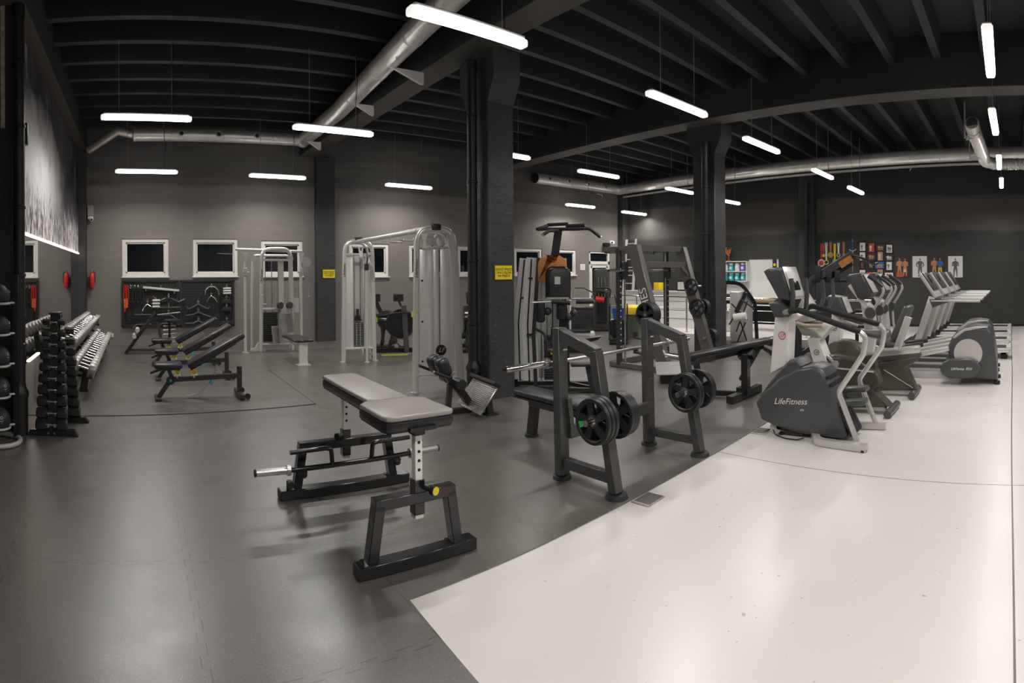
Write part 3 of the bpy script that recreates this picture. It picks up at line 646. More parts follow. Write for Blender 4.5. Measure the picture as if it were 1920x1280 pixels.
# plates
def plate(name, r, th, label, loc, axis_rz, group, insert='green', tilt=0):
    t = thing(name, label, 'weight plate', loc, axis_rz, group)   # axis along local x
    X = Matrix(((0, 0, 1, 0), (1, 0, 0, 0), (0, 1, 0, 0), (0, 0, 0, 1)))
    def ringp(prof, m, nm, par, n=36):
        b = MB(X); b.rings([[V((rr*math.cos(2*PI*k/n), rr*math.sin(2*PI*k/n), z)) for k in range(n)] for rr, z in prof], True, False, False, loop=True); return b.build(nm, m, par)
    h = th/2
    ringp([(r*.80, -h*.55), (r*.86, -h), (r*.97, -h*.92), (r, -h*.6), (r, h*.6), (r*.97, h*.92), (r*.86, h), (r*.80, h*.55)], 'plate', 'rim', t)
    ringp([(.03, -h), (r*.24, -h), (r*.3, -h*.5), (r*.3, h*.5), (r*.24, h), (.03, h)], 'plate', 'hub', t, 24)
    b = MB(X)
    for k in range(5):
        a = 2*PI*k/5+.3+tilt; d = V((math.cos(a), math.sin(a), 0)); e = V((-math.sin(a), math.cos(a), 0))
        p0 = d*r*.24; p1 = d*r*.84
        b.rings([[p0+e*s*r*.13+V((0, 0, z)) for s, z in ((-1, -h*.75), (1, -h*.75), (1, h*.75), (-1, h*.75))], [p1+e*s*r*.19+V((0, 0, z)) for s, z in ((-1, -h*.6), (1, -h*.6), (1, h*.6), (-1, h*.6))]])
    b.build('spokes', 'plate', t)
    ringp([(.0255, -h*1.05), (.034, -h*1.05), (.034, h*1.05), (.0255, h*1.05)], 'chrome', 'bore_ring', t, 20)
    if insert:
        b = MB(X); a = -.1+tilt
        for z in (-h*.8,):
            b.prism([(r*.36, -r*.09), (r*.78, -r*.15), (r*.78, r*.13), (r*.36, r*.08)], .004, Matrix.Rotation(a, 4, 'Z')@Matrix.Translation((0, 0, z)))
        b.build('weight_label', insert, t)
    return t

# bench press with plate horns
t = thing('bench_press', 'grey bench press rack with loaded plate horns at the mat edge', 'bench press', (3.535, 2.85, G))
for s in (-1, 1):
    x = s*.555
    b = MB(); b.beam((x, .28, .03), (x, .30, 1.165), .095, .075, up=(0, 1, 0), bev=.004); o = b.build('upright', 'grey', t)
    b = MB(); b.cyl((x, .28, .0), (x, .28, .025), .075, .07, n=24); b.build('foot', 'plasticd', t)
    b = MB(); b.beam((x, -.27, .03), (x, -.085, 1.02), .085, .07, up=(0, 1, 0), bev=.004); b.build('rear_leg', 'grey', t)
    b = MB(); b.cyl((x, -.275, .0), (x, -.275, .028), .085, .075, n=24); b.build('foot', 'plasticd', t)
    b = MB(); b.beam((x, .28, 1.12), (x, -.10, 1.0), .08, .085, up=(0, 0, 1), bev=.004); b.build('top_strut', 'grey', t)
    b = MB(); b.beam((x, .26, .13), (x, -.25, .13), .06, .075, up=(0, 0, 1), bev=.003); b.build('lower_strut', 'grey', t)
    for zz in (.86, 1.0):
        b = MB(); b.beam((x, .33, zz-.03), (x, .43, zz-.02), .05, .02, bev=.003); b.beam((x, .43, zz-.03), (x, .44, zz+.03), .05, .018, up=(0, 1, 0)); b.build('bar_hook', 'dgrey', t)
    b = MB(); b.cyl((x-.235, -.2, .555), (x+.235, -.2, .555), .024, n=16); b.build('plate_horn', 'chrome', t)
    b = MB(); b.box((x-.001, .236, 1.0), (.04, .006, .012)); b.build('maker_badge', 'inkw', o)
b = MB(); b.box((0, .24, .36), (1.05, .06, .1), bev=.004, seg=1); b.build('cross_beam', 'grey', t)
b = MB(); b.beam((0, .24, .33), (0, 1.3, .33), .07, .06, bev=.003); b.build('bench_spine', 'grey', t)
b = MB(); b.box((0, .82, .425), (.27, 1.2, .06), bev=.022, seg=3); b.build('bench_pad', 'vinyl', t)
b = MB(); b.box((0, .82, .388), (.28, 1.18, .015)); b.build('pad_board', 'black', t)
b = MB(); b.beam((0, 1.24, .35), (0, 1.29, .02), .1, .06, up=(1, 0, 0), bev=.003); b.build('bench_leg', 'dgrey', t)
b = MB(); b.cyl((0, 1.29, 0), (0, 1.29, .02), .07, n=20); b.build('foot', 'plasticd', t)
for s in (-1, 1):
    b = MB(); b.beam((s*.5, .24, .37), (s*.53, .24, .62), .04, .05, up=(0, 1, 0)); b.build('gusset', 'grey', t)
t = thing('barbell', 'long steel barbell lying across the bench press hooks', 'barbell', (3.7, 3.235, .893), 1.)
b = MB(); b.cyl((-.78, 0, 0), (.82, 0, 0), .0145, n=14); b.build('shaft', 'steel', t)
for s in (-1, 1):
    x = -.78 if s < 0 else .82
    b = MB(); b.cyl((x+s*.01, 0, 0), (x+s*.43, 0, 0), .0255, n=20); o = b.build('sleeve', 'chrome', t); b = MB(); b.cyl((x, 0, 0), (x+s*.03, 0, 0), .042, n=20); b.build('collar', 'steel', t)
    b = MB(); b.torus((x+s*.43, 0, 0), .021, .004, (1, 0, 0), 18, 6); b.cyl((x+s*.43, 0, 0), (x+s*.431, 0, 0), .012, n=12); b.build('end_ring', 'ink', o)
names = {(-1, -1): 'left horn, outer side', (-1, 1): 'left horn, inner side', (1, -1): 'right horn, inner side', (1, 1): 'right horn, outer side'}
place = ['outermost', 'middle', 'innermost']
cnt = {(-1, -1): 3, (-1, 1): 3, (1, -1): 2, (1, 1): 2}
for s in (-1, 1):
    for e in (-1, 1):
        for k in range(cnt[(s, e)]):
            n_ = cnt[(s, e)]; lay = (['outermost', 'middle', 'innermost'] if n_ == 3 else ['outer', 'inner'])[n_-1-k]
            xx = 3.535+s*.555+e*(.085+.036*k)
            lb = '%s black spoked plate on the bench press %s' % (lay, names[(s, e)])
            if (s, e, k) == (-1, -1, 2): lb += ', green label'
            plate('weight_plate', .172-(.004*k), .034, lb, (xx, 2.65, .563), 0 if e < 0 else 180, 'plates on the bench press horns', 'green' if (s, e, k) == (-1, -1, 2) else None, .4*k+s)

# three adjustable benches on the platform
def adj_bench(label, y, x0):
    t = thing('adjustable_bench', label, 'bench', (x0, y, .0145), 0, 'adjustable benches on the platform')
    b = MB(); b.beam((.20, 0, .245), (1.08, 0, .275), .06, .06, bev=.003); b.build('main_beam', 'dgrey', t)
    b = MB(); b.beam((.2, 0, .24), (.05, 0, .02), .055, .06, up=(0, 1, 0), bev=.003); b.build('front_leg', 'dgrey', t)
    b = MB(); b.box((.04, 0, .015), (.08, .34, .03), bev=.004, seg=1); b.build('front_foot', 'dgrey', t)
    b = MB(); b.cyl((.2, -.032, .24), (.2, -.055, .24), .055, n=22); o = b.build('pivot_wheel', 'rubber', t); b = MB(); b.cyl((.2, -.055, .24), (.2, -.06, .24), .018, n=14); b.build('pivot_cap', 'teal', o)
    b = MB(); b.beam((1.1, 0, .05), (1.1, 0, .37), .06, .06, up=(0, 1, 0), bev=.003); b.cyl((1.1, 0, .37), (1.1, 0, .39), .036, n=14); b.build('rear_post', 'dgrey', t)
    b = MB(); b.box((1.1, 0, .04), (.06, .5, .06), bev=.004, seg=1); b.build('rear_foot', 'dgrey', t)
    for sy in (-1, 1): b = MB(); b.cyl((1.17, sy*.2-.015, .04), (1.17, sy*.2+.015, .04), .036, n=18); b.build('wheel', 'rubber', t)
    b = MB(); b.box((.17, 0, .43), (.36, .29, .065), bev=.025, seg=3); b.build('seat_pad', 'vinyl', t)
    b = MB(); b.box((.17, 0, .39), (.3, .22, .02)); b.beam((.17, 0, .39), (.22, 0, .27), .05, .05, up=(0, 1, 0)); b.build('seat_bracket', 'dgrey', t)
    p, q = V((.42, 0, .42)), V((1.15, 0, .81)); b = MB(); b.beam(p, q, .28, .075, up=(-1, 0, 1), bev=.03, seg=3); b.build('back_pad', 'vinyl', t)
    b = MB(); b.beam(p+V((.04, 0, -.045)), q+V((-.1, 0, -.105)), .05, .04, up=(-1, 0, 1)); b.build('back_frame', 'dgrey', t)
    b = MB(); b.sweep(arc((.40, 0, .42), .40, -88, 0, 16), .03, .045, up=(0, 1, 0)); o = b.build('adjuster_arc', 'steel', t)
    b = MB(); b.cyl((.72, -.03, .2), (.72, -.075, .2), .022, n=14); b.build('adjuster_knob', 'teal', t)
    for x in (.285, .50):
        b = MB(); b.prism([(-.045, -.04), (.045, -.04), (.025, .02), (-.025, .02)], .05, Matrix(((1, 0, 0, x), (0, 0, 1, -.06), (0, 1, 0, .345), (0, 0, 0, 1)))); b.cyl((x, -.04, .27), (x, -.04, .31), .012, n=8); o = b.build('pivot_bracket', 'white', t)
        b = MB(); b.cyl((x, -.086, .35), (x, -.092, .35), .033, n=20); b.mi = 1; b.torus((x, -.093, .35), .02, .003, (0, 1, 0), 18, 6); b.cyl((x, -.092, .35), (x, -.095, .35), .006, n=10); b.build('pivot_disc', ['yellow', 'ink'], o)
    b = MB(); b.cyl((-.06, 0, .33), (.12, 0, .39), .016, n=10); b.build('grip', 'rubber', t)
    return t
adj_bench('black adjustable bench nearest the platform edge, backrest raised', 7.15, .215)
adj_bench('black adjustable bench in the middle of the three on the platform', 8.5, .265)
adj_bench('black adjustable bench farthest back of the three, nearest the pegboards', 9.87, .25)

# slant board and little stand behind them
t = thing('slant_board', 'grey steep sit-up board with ankle rollers near the pegboards', 'bench', (.1, 11.3, .0145))
b = MB(); b.beam((-.33, 0, .03), (.27, 0, .86), .3, .06, up=(-1, 0, 1), bev=.015, seg=2); b.build('board_pad', 'vinyl', t)
b = MB(); b.beam((-.36, 0, -.0), (.3, 0, .87), .06, .05, up=(-1, 0, 1)); b.build('board_spine', 'grey', t)
b = MB(); b.beam((.3, 0, .64), (.42, 0, .04), .06, .05, up=(0, 1, 0)); b.build('rear_leg', 'grey', t)
b = MB(); b.box((.05, 0, .07), (.75, .05, .05)); b.box((.42, 0, .03), (.06, .5, .05)); b.build('base', 'grey', t)
for x, z in ((-.07, .48), (-.13, .36)):
    b = MB(); b.cyl((x-.04, -.2, z), (x-.04, .2, z), .042, n=14); b.build('ankle_roller', mat('pale_foam', (.6, .58, .55), .6), t)
b = MB(); b.cyl((.29, -.16, .89), (.29, .16, .89), .035, n=12); b.build('head_roller', 'vinyl', t)
t = thing('plate_tree', 'small black bumper plate tree behind the adjustable benches', 'plate tree', (.66, 11.6, .0145))
b = MB(); b.box((0, 0, .02), (.3, .4, .04)); b.cyl((0, 0, .04), (0, 0, .62), .025, n=10); b.build('post', 'black', t)
for k in range(5): b = MB(); b.cyl((-.13, .02*k-.04, .18+.085*k), (.13, .02*k-.04, .2+.085*k), .016, n=10); b.build('horn', 'steel', t)
b = MB(); b.lathe([(.06, 0), (.17, .01), (.18, .03), (.15, .05), (.05, .06)], (.05, -.02, .62), n=20); b.build('top_seat', 'vinyl', t)

# ------------------------------------------------------------------ hexagonal and round dumbbells
def hexbell(label, L, r, loc, rz, group, tilt=0):
    t = thing('dumbbell', label, 'dumbbell', loc, rz, group)
    b = MB(); b.tube([(-L*.2, 0, 0), (-L*.1, 0, 0), (0, 0, 0), (L*.1, 0, 0), (L*.2, 0, 0)], [.012, .013, .016, .013, .012], 10); b.build('handle', 'chrome', t)
    for s in (-1, 1):
        b = MB(); R = []
        for x, q in ((L*.18, .8), (L*.2, .97), (L*.24, 1), (L*.45, 1), (L*.48, .93), (L*.5, .75)):
            R.append([V((s*x, r*q*math.cos(PI/3*k+PI/6), r*q*math.sin(PI/3*k+PI/6))) for k in range(6)])
        b.rings(R); b.build('head', 'rubber', t)
    return t
t = thing('vertical_dumbbell_stand', 'black A-shaped vertical stand loaded with hexagonal dumbbells by the left pillar', 'dumbbell stand', (-.86, 5.5, G))
b = MB(); b.prism([(-.24, .0), (.27, .0), (.23, .06), (-.22, .06)], .08, Matrix(((1, 0, 0, 0), (0, 0, 1, 0), (0, 1, 0, 0), (0, 0, 0, 1)))); b.build('front_foot', 'blackgloss', t)
b = MB(); b.prism([(-.24, .0), (.33, .0), (.28, .06), (-.22, .06)], .08, Matrix(((1, 0, 0, 0), (0, 0, 1, .52), (0, 1, 0, 0), (0, 0, 0, 1)))); b.build('rear_foot', 'blackgloss', t)
b = MB(); b.box((0, .26, .03), (.08, .5, .05)); b.build('base_beam', 'blackgloss', t)
b = MB(); b.beam((0, -.0, .05), (0, .20, 1.19), .085, .02, up=(0, 1, 0)); b.build('front_plate', 'blackgloss', t)
b = MB(); b.beam((0, .52, .05), (0, .30, 1.19), .085, .02, up=(0, 1, 0)); b.build('rear_plate', 'blackgloss', t)
b = MB(); b.box((0, .25, 1.2), (.11, .16, .02), bev=.004, seg=1); b.build('top_cap', 'blackgloss', t)
b = MB()
for k in range(10):
    z = .12+.112*k; y0 = z/1.19*.2
    for x in (-.035, .035): b.beam((x, y0-.005, z-.035), (x, y0-.065, z-.028), .012, .008); b.beam((x, .52-z/1.19*.22+.005, z-.035), (x, .52-z/1.19*.22+.065, z-.028), .012, .008)
b.build('cradles', 'steel', t)
for c in ((-.03, .045), (.03, .045), (-.03, .11), (.03, .11)):
    b = MB(); b.cyl((c[0], -.042 if c[1] < .06 else -.03, c[1]-.015), (c[0], -.05 if c[1] < .06 else -.034, c[1]-.015), .009, n=10); b.build('bolt', 'steel', t)
ordn = ['lowest', 'second lowest', 'third lowest', 'fourth lowest', 'fifth lowest', 'fifth highest', 'fourth highest', 'third highest', 'second highest', 'highest']
for k in range(10):
    z = .12+.112*k; L = .32-.0095*k; r = .062-.0035*k
    hexbell('%s black hex dumbbell on the near side of the vertical stand' % ordn[k], L, r, (-.86, 5.5+z/1.19*.2-.04, G+z-.012), 0, 'hex dumbbells on the vertical stand')
for k in range(9):
    z = .12+.112*k; L = .42-.012*k; r = .07-.004*k
    hexbell('%s black hex dumbbell on the far side of the vertical stand' % (ordn[k] if k < 5 else ['', '', '', '', '', 'fourth highest', 'third highest', 'second highest', 'highest'][k]), L, r, (-.84, 6.02-z/1.19*.22+.045, G+z-.008), 0, 'hex dumbbells on the vertical stand')
def roundbell(L, r, label, loc, tilt, group):
    t = thing('dumbbell', label, 'dumbbell', loc, 0, group)
    R = Matrix.Rotation(math.radians(tilt), 4, 'Y')
    b = MB(R); b.cyl((-L*.2, 0, 0), (L*.2, 0, 0), .014, n=10); b.build('handle', 'chrome', t)
    for s in (-1, 1):
        b = MB(R); b.lathe([(r*.55, s*L*.2), (r*.97, s*L*.215), (r, s*L*.24), (r, s*L*.46), (r*.95, s*L*.49), (r*.6, s*L*.5)], (0, 0, 0), (1, 0, 0), 18); b.build('head', mat('dumbbell_head_grey', (.30, .285, .27), .34, .45, .03, 60), t)
    return t
t = thing('dumbbell_rack', 'long two tier black dumbbell rack standing along the mirror', 'dumbbell rack', (-.95, 9.3, .0145))
for nm, xc, zc in (('upper', .02, .76), ('lower', .24, .40)):
    b = MB()
    for dx in (-.1, .1): b.beam((xc+dx, -2.25, zc-dx*.35-.085), (xc+dx, 2.25, zc-dx*.35-.085), .05, .02, up=(.35, 0, 1))
    b.build(nm+'_tray_rails', 'black', t)
for y in (-1.7, -.55, .6, 1.8):
    b = MB(); b.beam((-.16, y, .02), (-.06, y, .74), .06, .08, up=(1, 0, 0)); b.beam((-.1, y, .66), (.18, y, .6), .05, .04); b.beam((-.1, y, .38), (.38, y, .24), .05, .06); b.build('rack_post', 'black', t)
    b = MB(); b.beam((.25, y, .3), (.2, y, .02), .08, .1, up=(1, 0, 0)); b.box((.02, y, .015), (.5, .1, .03)); b.build('rack_foot', 'black', t)
N = 17
pos = ['1st', '2nd', '3rd']+['%dth' % k for k in range(4, 40)]
first = {}
for tier, xc, zc, L in (('upper', -.93, .765, .31), ('lower', -.71, .405, .34)):
    for k in range(N):
        y = 7.2+.262*k; r = (.062+.0014*(N-k)) if tier == 'upper' else (.07+.0018*(N-k))
        lb = '%s grey round dumbbell from the near end of the %s rack tier' % (pos[k], tier)
        if k % 5 == 0: base = roundbell(L, r, lb, (xc, y, zc), 18, 'round dumbbells on the wall rack'); continue
        dup(base, lb, (xc, y, zc))

# ------------------------------------------------------------------ medicine ball rack
t = thing('ball_rack', 'pale grey ring rack of medicine balls at the left edge', 'ball rack', (-1.33, 5.16, G))
b = MB(); b.torus((0, 0, .025), .215, .024, n=40, m=12); b.build('base_ring', mat('pale_grey_steel', (.5, .49, .47), .35, .2), t)
b = MB(); b.beam((.15, .14, .03), (.15, .14, 1.6), .05, .04, up=(0, 1, 0)); b.build('post', 'black', t)
RZ = [.15+.295*k for k in range(5)]
for z in RZ:
    b = MB(); b.tube([V((.118*math.cos(a), .118*math.sin(a), z)) for a in [math.radians(-215+9*k) for k in range(30)]], .012, 8); b.tube([(.118*math.cos(math.radians(46)), .118*math.sin(math.radians(46)), z), (.15, .14, z)], .012, 8); b.build('ball_ring', MATS['pale_grey_steel'], t)
for k, z in enumerate(RZ):
    t = thing('medicine_ball', '%s black medicine ball on the ring rack' % ['lowest', 'second lowest', 'middle', 'second highest', 'topmost'][k], 'ball', (-1.33, 5.16, G+z+.068), 20*k, 'medicine balls on the ring rack')
    b = MB(); b.sphere((0, 0, 0), .122, 28); b.build('ball_skin', 'rubber', t)
    b = MB(); b.torus((.0, 0, 0), .1215, .0016, (0, .3, 1), 36, 5); b.build('seam', 'plasticd', t)
    b = MB()
    for j in range(3): b.torus((.062, -.098, .045-.02*j), .012+.004*(j == 1), .0018, (.5, -.8, .3), 14, 5)
    b.build('ball_print', 'inkw', t)
# ------------------------------------------------------------------ cable machines and racks
def arch(x0, x1, z1, y, r=.16, n=8, splay=.015, cz=0.):
    return fillet([(x0-splay, y, cz), (x0, y, z1*.55), (x0+.02, y, z1), (x1-.02, y, z1), (x1, y, z1*.55), (x1+splay, y, cz)], r, n)
def pulley(b, c, r, axis=(1, 0, 0), th=.022):
    d = V(axis).normalized(); c = V(c)
    b.lathe([(r*.3, -th/2), (r, -th/2), (r*.9, -th*.1), (r*.9, th*.1), (r, th/2), (r*.3, th/2)], c, d, 20)
def cable_tower(label, x, y, rz, openfront, flip=1, slim=False):
    t = thing('cable_tower', label, 'cable machine', (x, y, G), rz)
    W, Z = .275, 2.2
    b = MB(); b.tube(arch(-W, W, Z, 0, .22), .036, 12, sx=1.1); b.build('front_arch', 'frame', t)
    b = MB(); b.tube(arch(-W+.03, W-.03, Z-.02, .2, .22, splay=.02), .028, 12); b.build('rear_arch', 'frame', t)
    for z in (1.95, .24):
        b = MB(); b.cyl((-W, .0, z), (W, .0, z), .024, n=12); b.build('cross_tube', 'frame', t)
    for s in (-1, 1):
        b = MB(); b.cyl((s*(W+.03), 0, 0), (s*(W+.03), 0, .012), .055, n=18); b.build('foot_disc', 'frame', t)
        b = MB(); b.beam((s*W, 0, .12), (s*(W-.03), .2, .12), .04, .04); b.beam((s*(W-.02), 0, 1.98), (s*(W-.03), .2, 1.98), .03, .03); b.build('side_tie', 'frame', t)
    if openfront:
        for s in (-1, 1):
            b = MB(); b.box((s*.178, .06, 1.09), (.165, .1, 1.66), bev=.02, seg=2); b.build('shroud_panel', 'shroud', t)
        b = MB(); b.box((0, .185, 1.09), (.46, .012, 1.7)); b.build('back_panel', 'shroud', t)
        for s in (-1, 1): b = MB(); b.cyl((s*.06, .12, .2), (s*.06, .12, 1.95), .011, n=10); b.build('guide_rod', 'chrome', t)
        st = MB()
        for k in range(13): st.box((0, .1, .3+.032*k), (.22 if k > 5 else .30, .12, .027), bev=.004, seg=1)
        so = st.build('weight_stack', 'plastic', t)
        h = MB()
        for k in range(13):
            for sx in (-.035, .035): h.cyl((sx, .038, .3+.032*k), (sx, .0385, .3+.032*k), .008, n=8)
        h.build('pin_holes', 'inkw', so)
        b = MB(); b.prism([(-.07, .74), (.07, .74), (.05, .8), (.02, .84), (.02, .95), (-.02, .95), (-.02, .84), (-.05, .8)], .05, Matrix(((1, 0, 0, 0), (0, 0, 1, .1), (0, 1, 0, 0), (0, 0, 0, 1)))); b.build('stack_head', 'ink', t)
        b = MB(); b.cyl((.1, -.16, 0), (.1, -.16, 1.93), .024, n=12); b.box((.1, -.08, 1.93), (.05, .2, .04)); b.cyl((.1, -.16, 0), (.1, -.16, .014), .05, n=14); po = b.build('adjusting_column', 'frame', t)
        b = MB(); b.box((.1, -.16, 1.72), (.07, .07, .12), bev=.01); b.tube(fillet([(.1, -.2, 1.78), (.1, -.24, 1.9), (.1, -.2, 1.98)], .03), .012, 8); b.build('carriage', 'dgrey', po)
        b = MB(); pulley(b, (.16, -.2, 1.74), .062); b.build('pulley', 'plasticl', po); b = MB(); pulley(b, (.04, -.05, .18), .08); b.build('pulley', 'silver', po)
        b = MB(); b.cyl((.04, -.19, .2), (.06, -.19, 1.7), .004, n=6); b.build('cable', 'cable', po)
        b = MB(); b.prism([(-.05, 2.1), (-.03, 2.1), (0, 1.98), (.03, 2.1), (.05, 2.1), (.02, 1.9), (-.02, 1.9)], .03, Matrix(((1, 0, 0, .03), (0, 0, 1, -.05), (0, 1, 0, 0), (0, 0, 0, 1)))); b.build('top_bracket', 'white', t)
    else:
        for k, (x0, x1) in enumerate(((-.24, -.04), (-.035, .05), (.055, .24))):
            b = MB(); b.box(((x0+x1)/2, .0+.012*(k == 1), 1.06), (x1-x0, .03, 1.72), bev=.012, seg=2); b.build('front_panel', 'shroud', t)
        b = MB(); b.cyl((.04, -.02, .5), (.04, -.02, 1.95), .003, n=6); b.build('cable', 'cable', t)
        for s, xx in ((-1, -.06), (1, .06)):
            b = MB(); pulley(b, (xx, -.03, 2.03), .07, (.9, .45*s, 0)); b.build('pulley', 'plasticl', t)
        b = MB(); b.prism([(-.05, .1), (.05, .1), (.02, 0), (.03, -.1), (-.03, -.1), (-.02, 0)], .03, Matrix(((1, 0, 0, -.17), (0, 0, 1, -.03), (0, 1, 0, 2.03), (0, 0, 0, 1)))); b.build('top_bracket', 'white', t)
        b = MB(); b.cyl((.06, -.016, .56), (.06, -.03, .56), .072, n=30); lo = b.build('round_badge', 'ink', t)
        text('badge_letters', 'LF', .085, 'plasticl', lo, (.06, -.032, .56), shear=.35)
        b = MB()
        for z in (.42, .95, 1.5): b.cyl((-.2, -.017, z), (-.2, -.025, z), .014, n=10)
        b.build('screw_caps', 'ink', t)
        b = MB(); b.box((-W-.0, -.037, 1.1), (.035, .003, .04)); b.build('small_sticker', 'yellow', t)
        b = MB(); b.sweep(fillet([(.20, -.02, 2.12), (.265, -.025, 1.7), (.29, -.03, .9), (.335, -.03, .02)], .5, 8), .10, .035, up=(0, -1, 0)); b.build('side_cover', 'frame', t)
        b = MB(); b.box((0, .06, .3), (.46, .1, .06), bev=.01); b.build('lower_cover', 'shroud', t)
    b = MB(); b.box((0, .02, Z+.02), (.14, .12, .09), bev=.015); b.build('cap', 'dgrey', t)
    text('frame_letters', 'LifeFitness', .06, 'ink', t, (-W-.002, -.041, 1.66), Euler((PI/2, math.radians(-88), 0)), shear=.3)
    return t
T1 = cable_tower('silver cable tower with an open weight stack, the farther of the crossover pair', 3.93, 9.36, -8, True)
T2 = cable_tower('big silver cable tower with a round black badge, the nearer of the crossover pair', 3.84, 6.46, -14, False)
t = thing('crossover_bar', 'long silver overhead bar with hooks joining the two cable towers', 'cable machine', (3.9, 9.25, 2.19))
b = MB(); q = V((.01, -2.7, .045)); b.cyl((0, .1, 0), q, .04, n=16); b.build('overhead_tube', 'frame', t)
for k, f in enumerate((.45, .58, .83)):
    p = q*f
    b = MB(); b.tube(fillet([p, p+V((.0, 0, -.1)), p+V((.22, -.02, -.1)), p+V((.26, -.02, -.06))], .03), .014, 8); b.build('chin_hook', 'frame', t)
b = MB(); b.lathe([(.048, -.02), (.048, .02)], q*.8, q, 16); b.build('joint', 'silver', t)

X_ = thing('cable_crossover', 'silver cable crossover of two towers joined by an overhead bar, left of the middle pillar', 'cable machine', (3.88, 7.9, G))
bpy.context.view_layer.update()
for r_ in (T1, T2, t):
    for ch in list(r_.children):
        mw_ = X_.matrix_basis.inverted() @ r_.matrix_basis @ ch.matrix_local; ch.parent = X_; ch.matrix_local = mw_
    bpy.data.objects.remove(r_)

# functional trainer with two arms and a low row seat, by the back wall
t = thing('multi_station', 'white cable station with two arm posts and a low row seat beside the back pilaster', 'cable machine', (2.88, 11.3, G))
b = MB(); b.tube(arch(-.33, .33, 2.13, 0, .2, splay=.01), .042, 12); b.build('front_arch', 'frame', t)
b = MB(); b.tube(arch(-.46, .40, 2.0, .35, .1, splay=.0), .03, 10); b.build('rear_arch', 'frame', t)
b = MB(); b.cyl((-.86, .05, 2.12), (.58, .05, 2.08), .03, n=12); b.build('top_bar', 'frame', t)
for s, xx in ((-1, -.70), (1, .49)):
    b = MB(); b.cyl((xx, -.15, .0), (xx, -.15, 2.05), .032, n=12); b.box((xx, -.15, .01), (.13, .13, .02)); b.build('arm_post', 'frame', t)
    b = MB(); b.box((xx, -.17, 1.65), (.085, .1, .16), bev=.01); b.cyl((xx-.06, -.2, 1.64), (xx+.07, -.2, 1.64), .02, n=10); b.build('carriage', 'plasticl', t)
    b = MB(); b.prism([(-.06, .1), (.06, .1), (.04, -.02), (.02, -.12), (-.02, -.12), (-.04, -.02)], .03, Matrix(((1, 0, 0, xx), (0, 0, 1, -.19), (0, 1, 0, 1.95), (0, 0, 0, 1)))); b.build('bracket', 'frame', t)
    b = MB(); pulley(b, (xx-s*.2, -.02, 1.93), .07, (.3, 1, 0)); b.build('pulley', 'plasticl', t)
b = MB(); b.cyl((.60, -.17, 1.85), (.60, -.2, 1.85), .1, n=28); b.build('round_plate', 'plasticl', t)
b = MB(); b.tube([V((.64+.006*(k % 2), -.19, 1.75-.045*k)) for k in range(14)], [.008+.005*(k % 2) for k in range(14)], 6); b.sphere((.645, -.19, 1.12), .028, 10); b.build('chain', 'cord', t)
for z in (1.9, .88, .14):
    b = MB(); b.cyl((-.33, 0, z), (.33, 0, z), .03, n=10); b.build('cross_tube', 'frame', t)
for xx in (-.22, -.08, .06): b = MB(); b.cyl((xx, .1, .2), (xx, .1, 1.95), .01, n=8); b.build('guide_rod', 'chrome', t)
b = MB(); b.box((.13, .12, 1.3), (.11, .03, 1.2)); b.build('rear_column', 'frame', t)
st = MB()
for k in range(14): st.box((-.12, .1, .2+.045*k), (.3, .14, .038), bev=.004, seg=1)
st.build('weight_stack', 'plasticd', t)
for xx in (.04, .24): b = MB(); b.cyl((xx, -.06, .95), (xx+.03, -.12, .95), .07, n=16); b.build('roller', 'grey', t)
b = MB(); b.box((.14, -.02, .88), (.12, .1, .18), bev=.01); b.build('seat_bracket', 'frame', t)
for (xx, zz, w_, h_) in ((.16, .6, .3, .42), (-.08, .36, .16, .36)):
    b = MB(); b.box((xx, -.22, zz), (w_, .02, h_), (-12, 0, 12), bev=.004, seg=1)
    for k in range(8): b.box((xx-w_/2+w_*(k+.5)/8, -.235, zz), (.005, .012, h_*.95), (-12, 0, 12))
    for k in range(10): b.box((xx, -.235, zz-h_/2+h_*(k+.5)/10), (w_*.95, .012, .005), (-12, 0, 12))
    b.build('foot_plate', 'footgrid', t)
b = MB(); b.beam((.1, -.1, .3), (-.02, -1.9, .33), .07, .07); b.build('seat_rail', 'frame', t)
b = MB(); b.beam((.05, -.9, .4), (-.02, -2.02, .43), .34, .05, up=(0, 0, 1), bev=.018); b.build('row_seat', 'vinyl', t)
b = MB(); b.box((-.02, -1.95, .2), (.15, .06, .4)); b.box((-.02, -1.95, .01), (.24, .14, .02)); b.build('seat_leg', 'frame', t)
b = MB(); b.tube(fillet([(-.3, -.06, 1.17), (-.35, -.12, 1.17), (-.35, -.12, 1.0), (-.25, -.12, .98)], .03), .014, 8); b.build('grip', 'frame', t)
b = MB(); b.box((.42, -.05, .95), (.1, .03, .3)); b.build('info_panel', 'lcd', t)
b = MB(); b.prism([(-.3, 0), (.02, 0), (.02, .16), (-.12, .18), (-.2, .06), (-.3, .04)], .1, Matrix(((1, 0, 0, -.25), (0, 0, 1, .1), (0, 1, 0, .0), (0, 0, 0, 1)))); b.build('base_shoe', 'frame', t)
text('frame_letters', 'LifeFitness', .07, 'ink', t, (-.335, -.045, 1.55), Euler((PI/2, math.radians(-87), 0)), shear=.3)

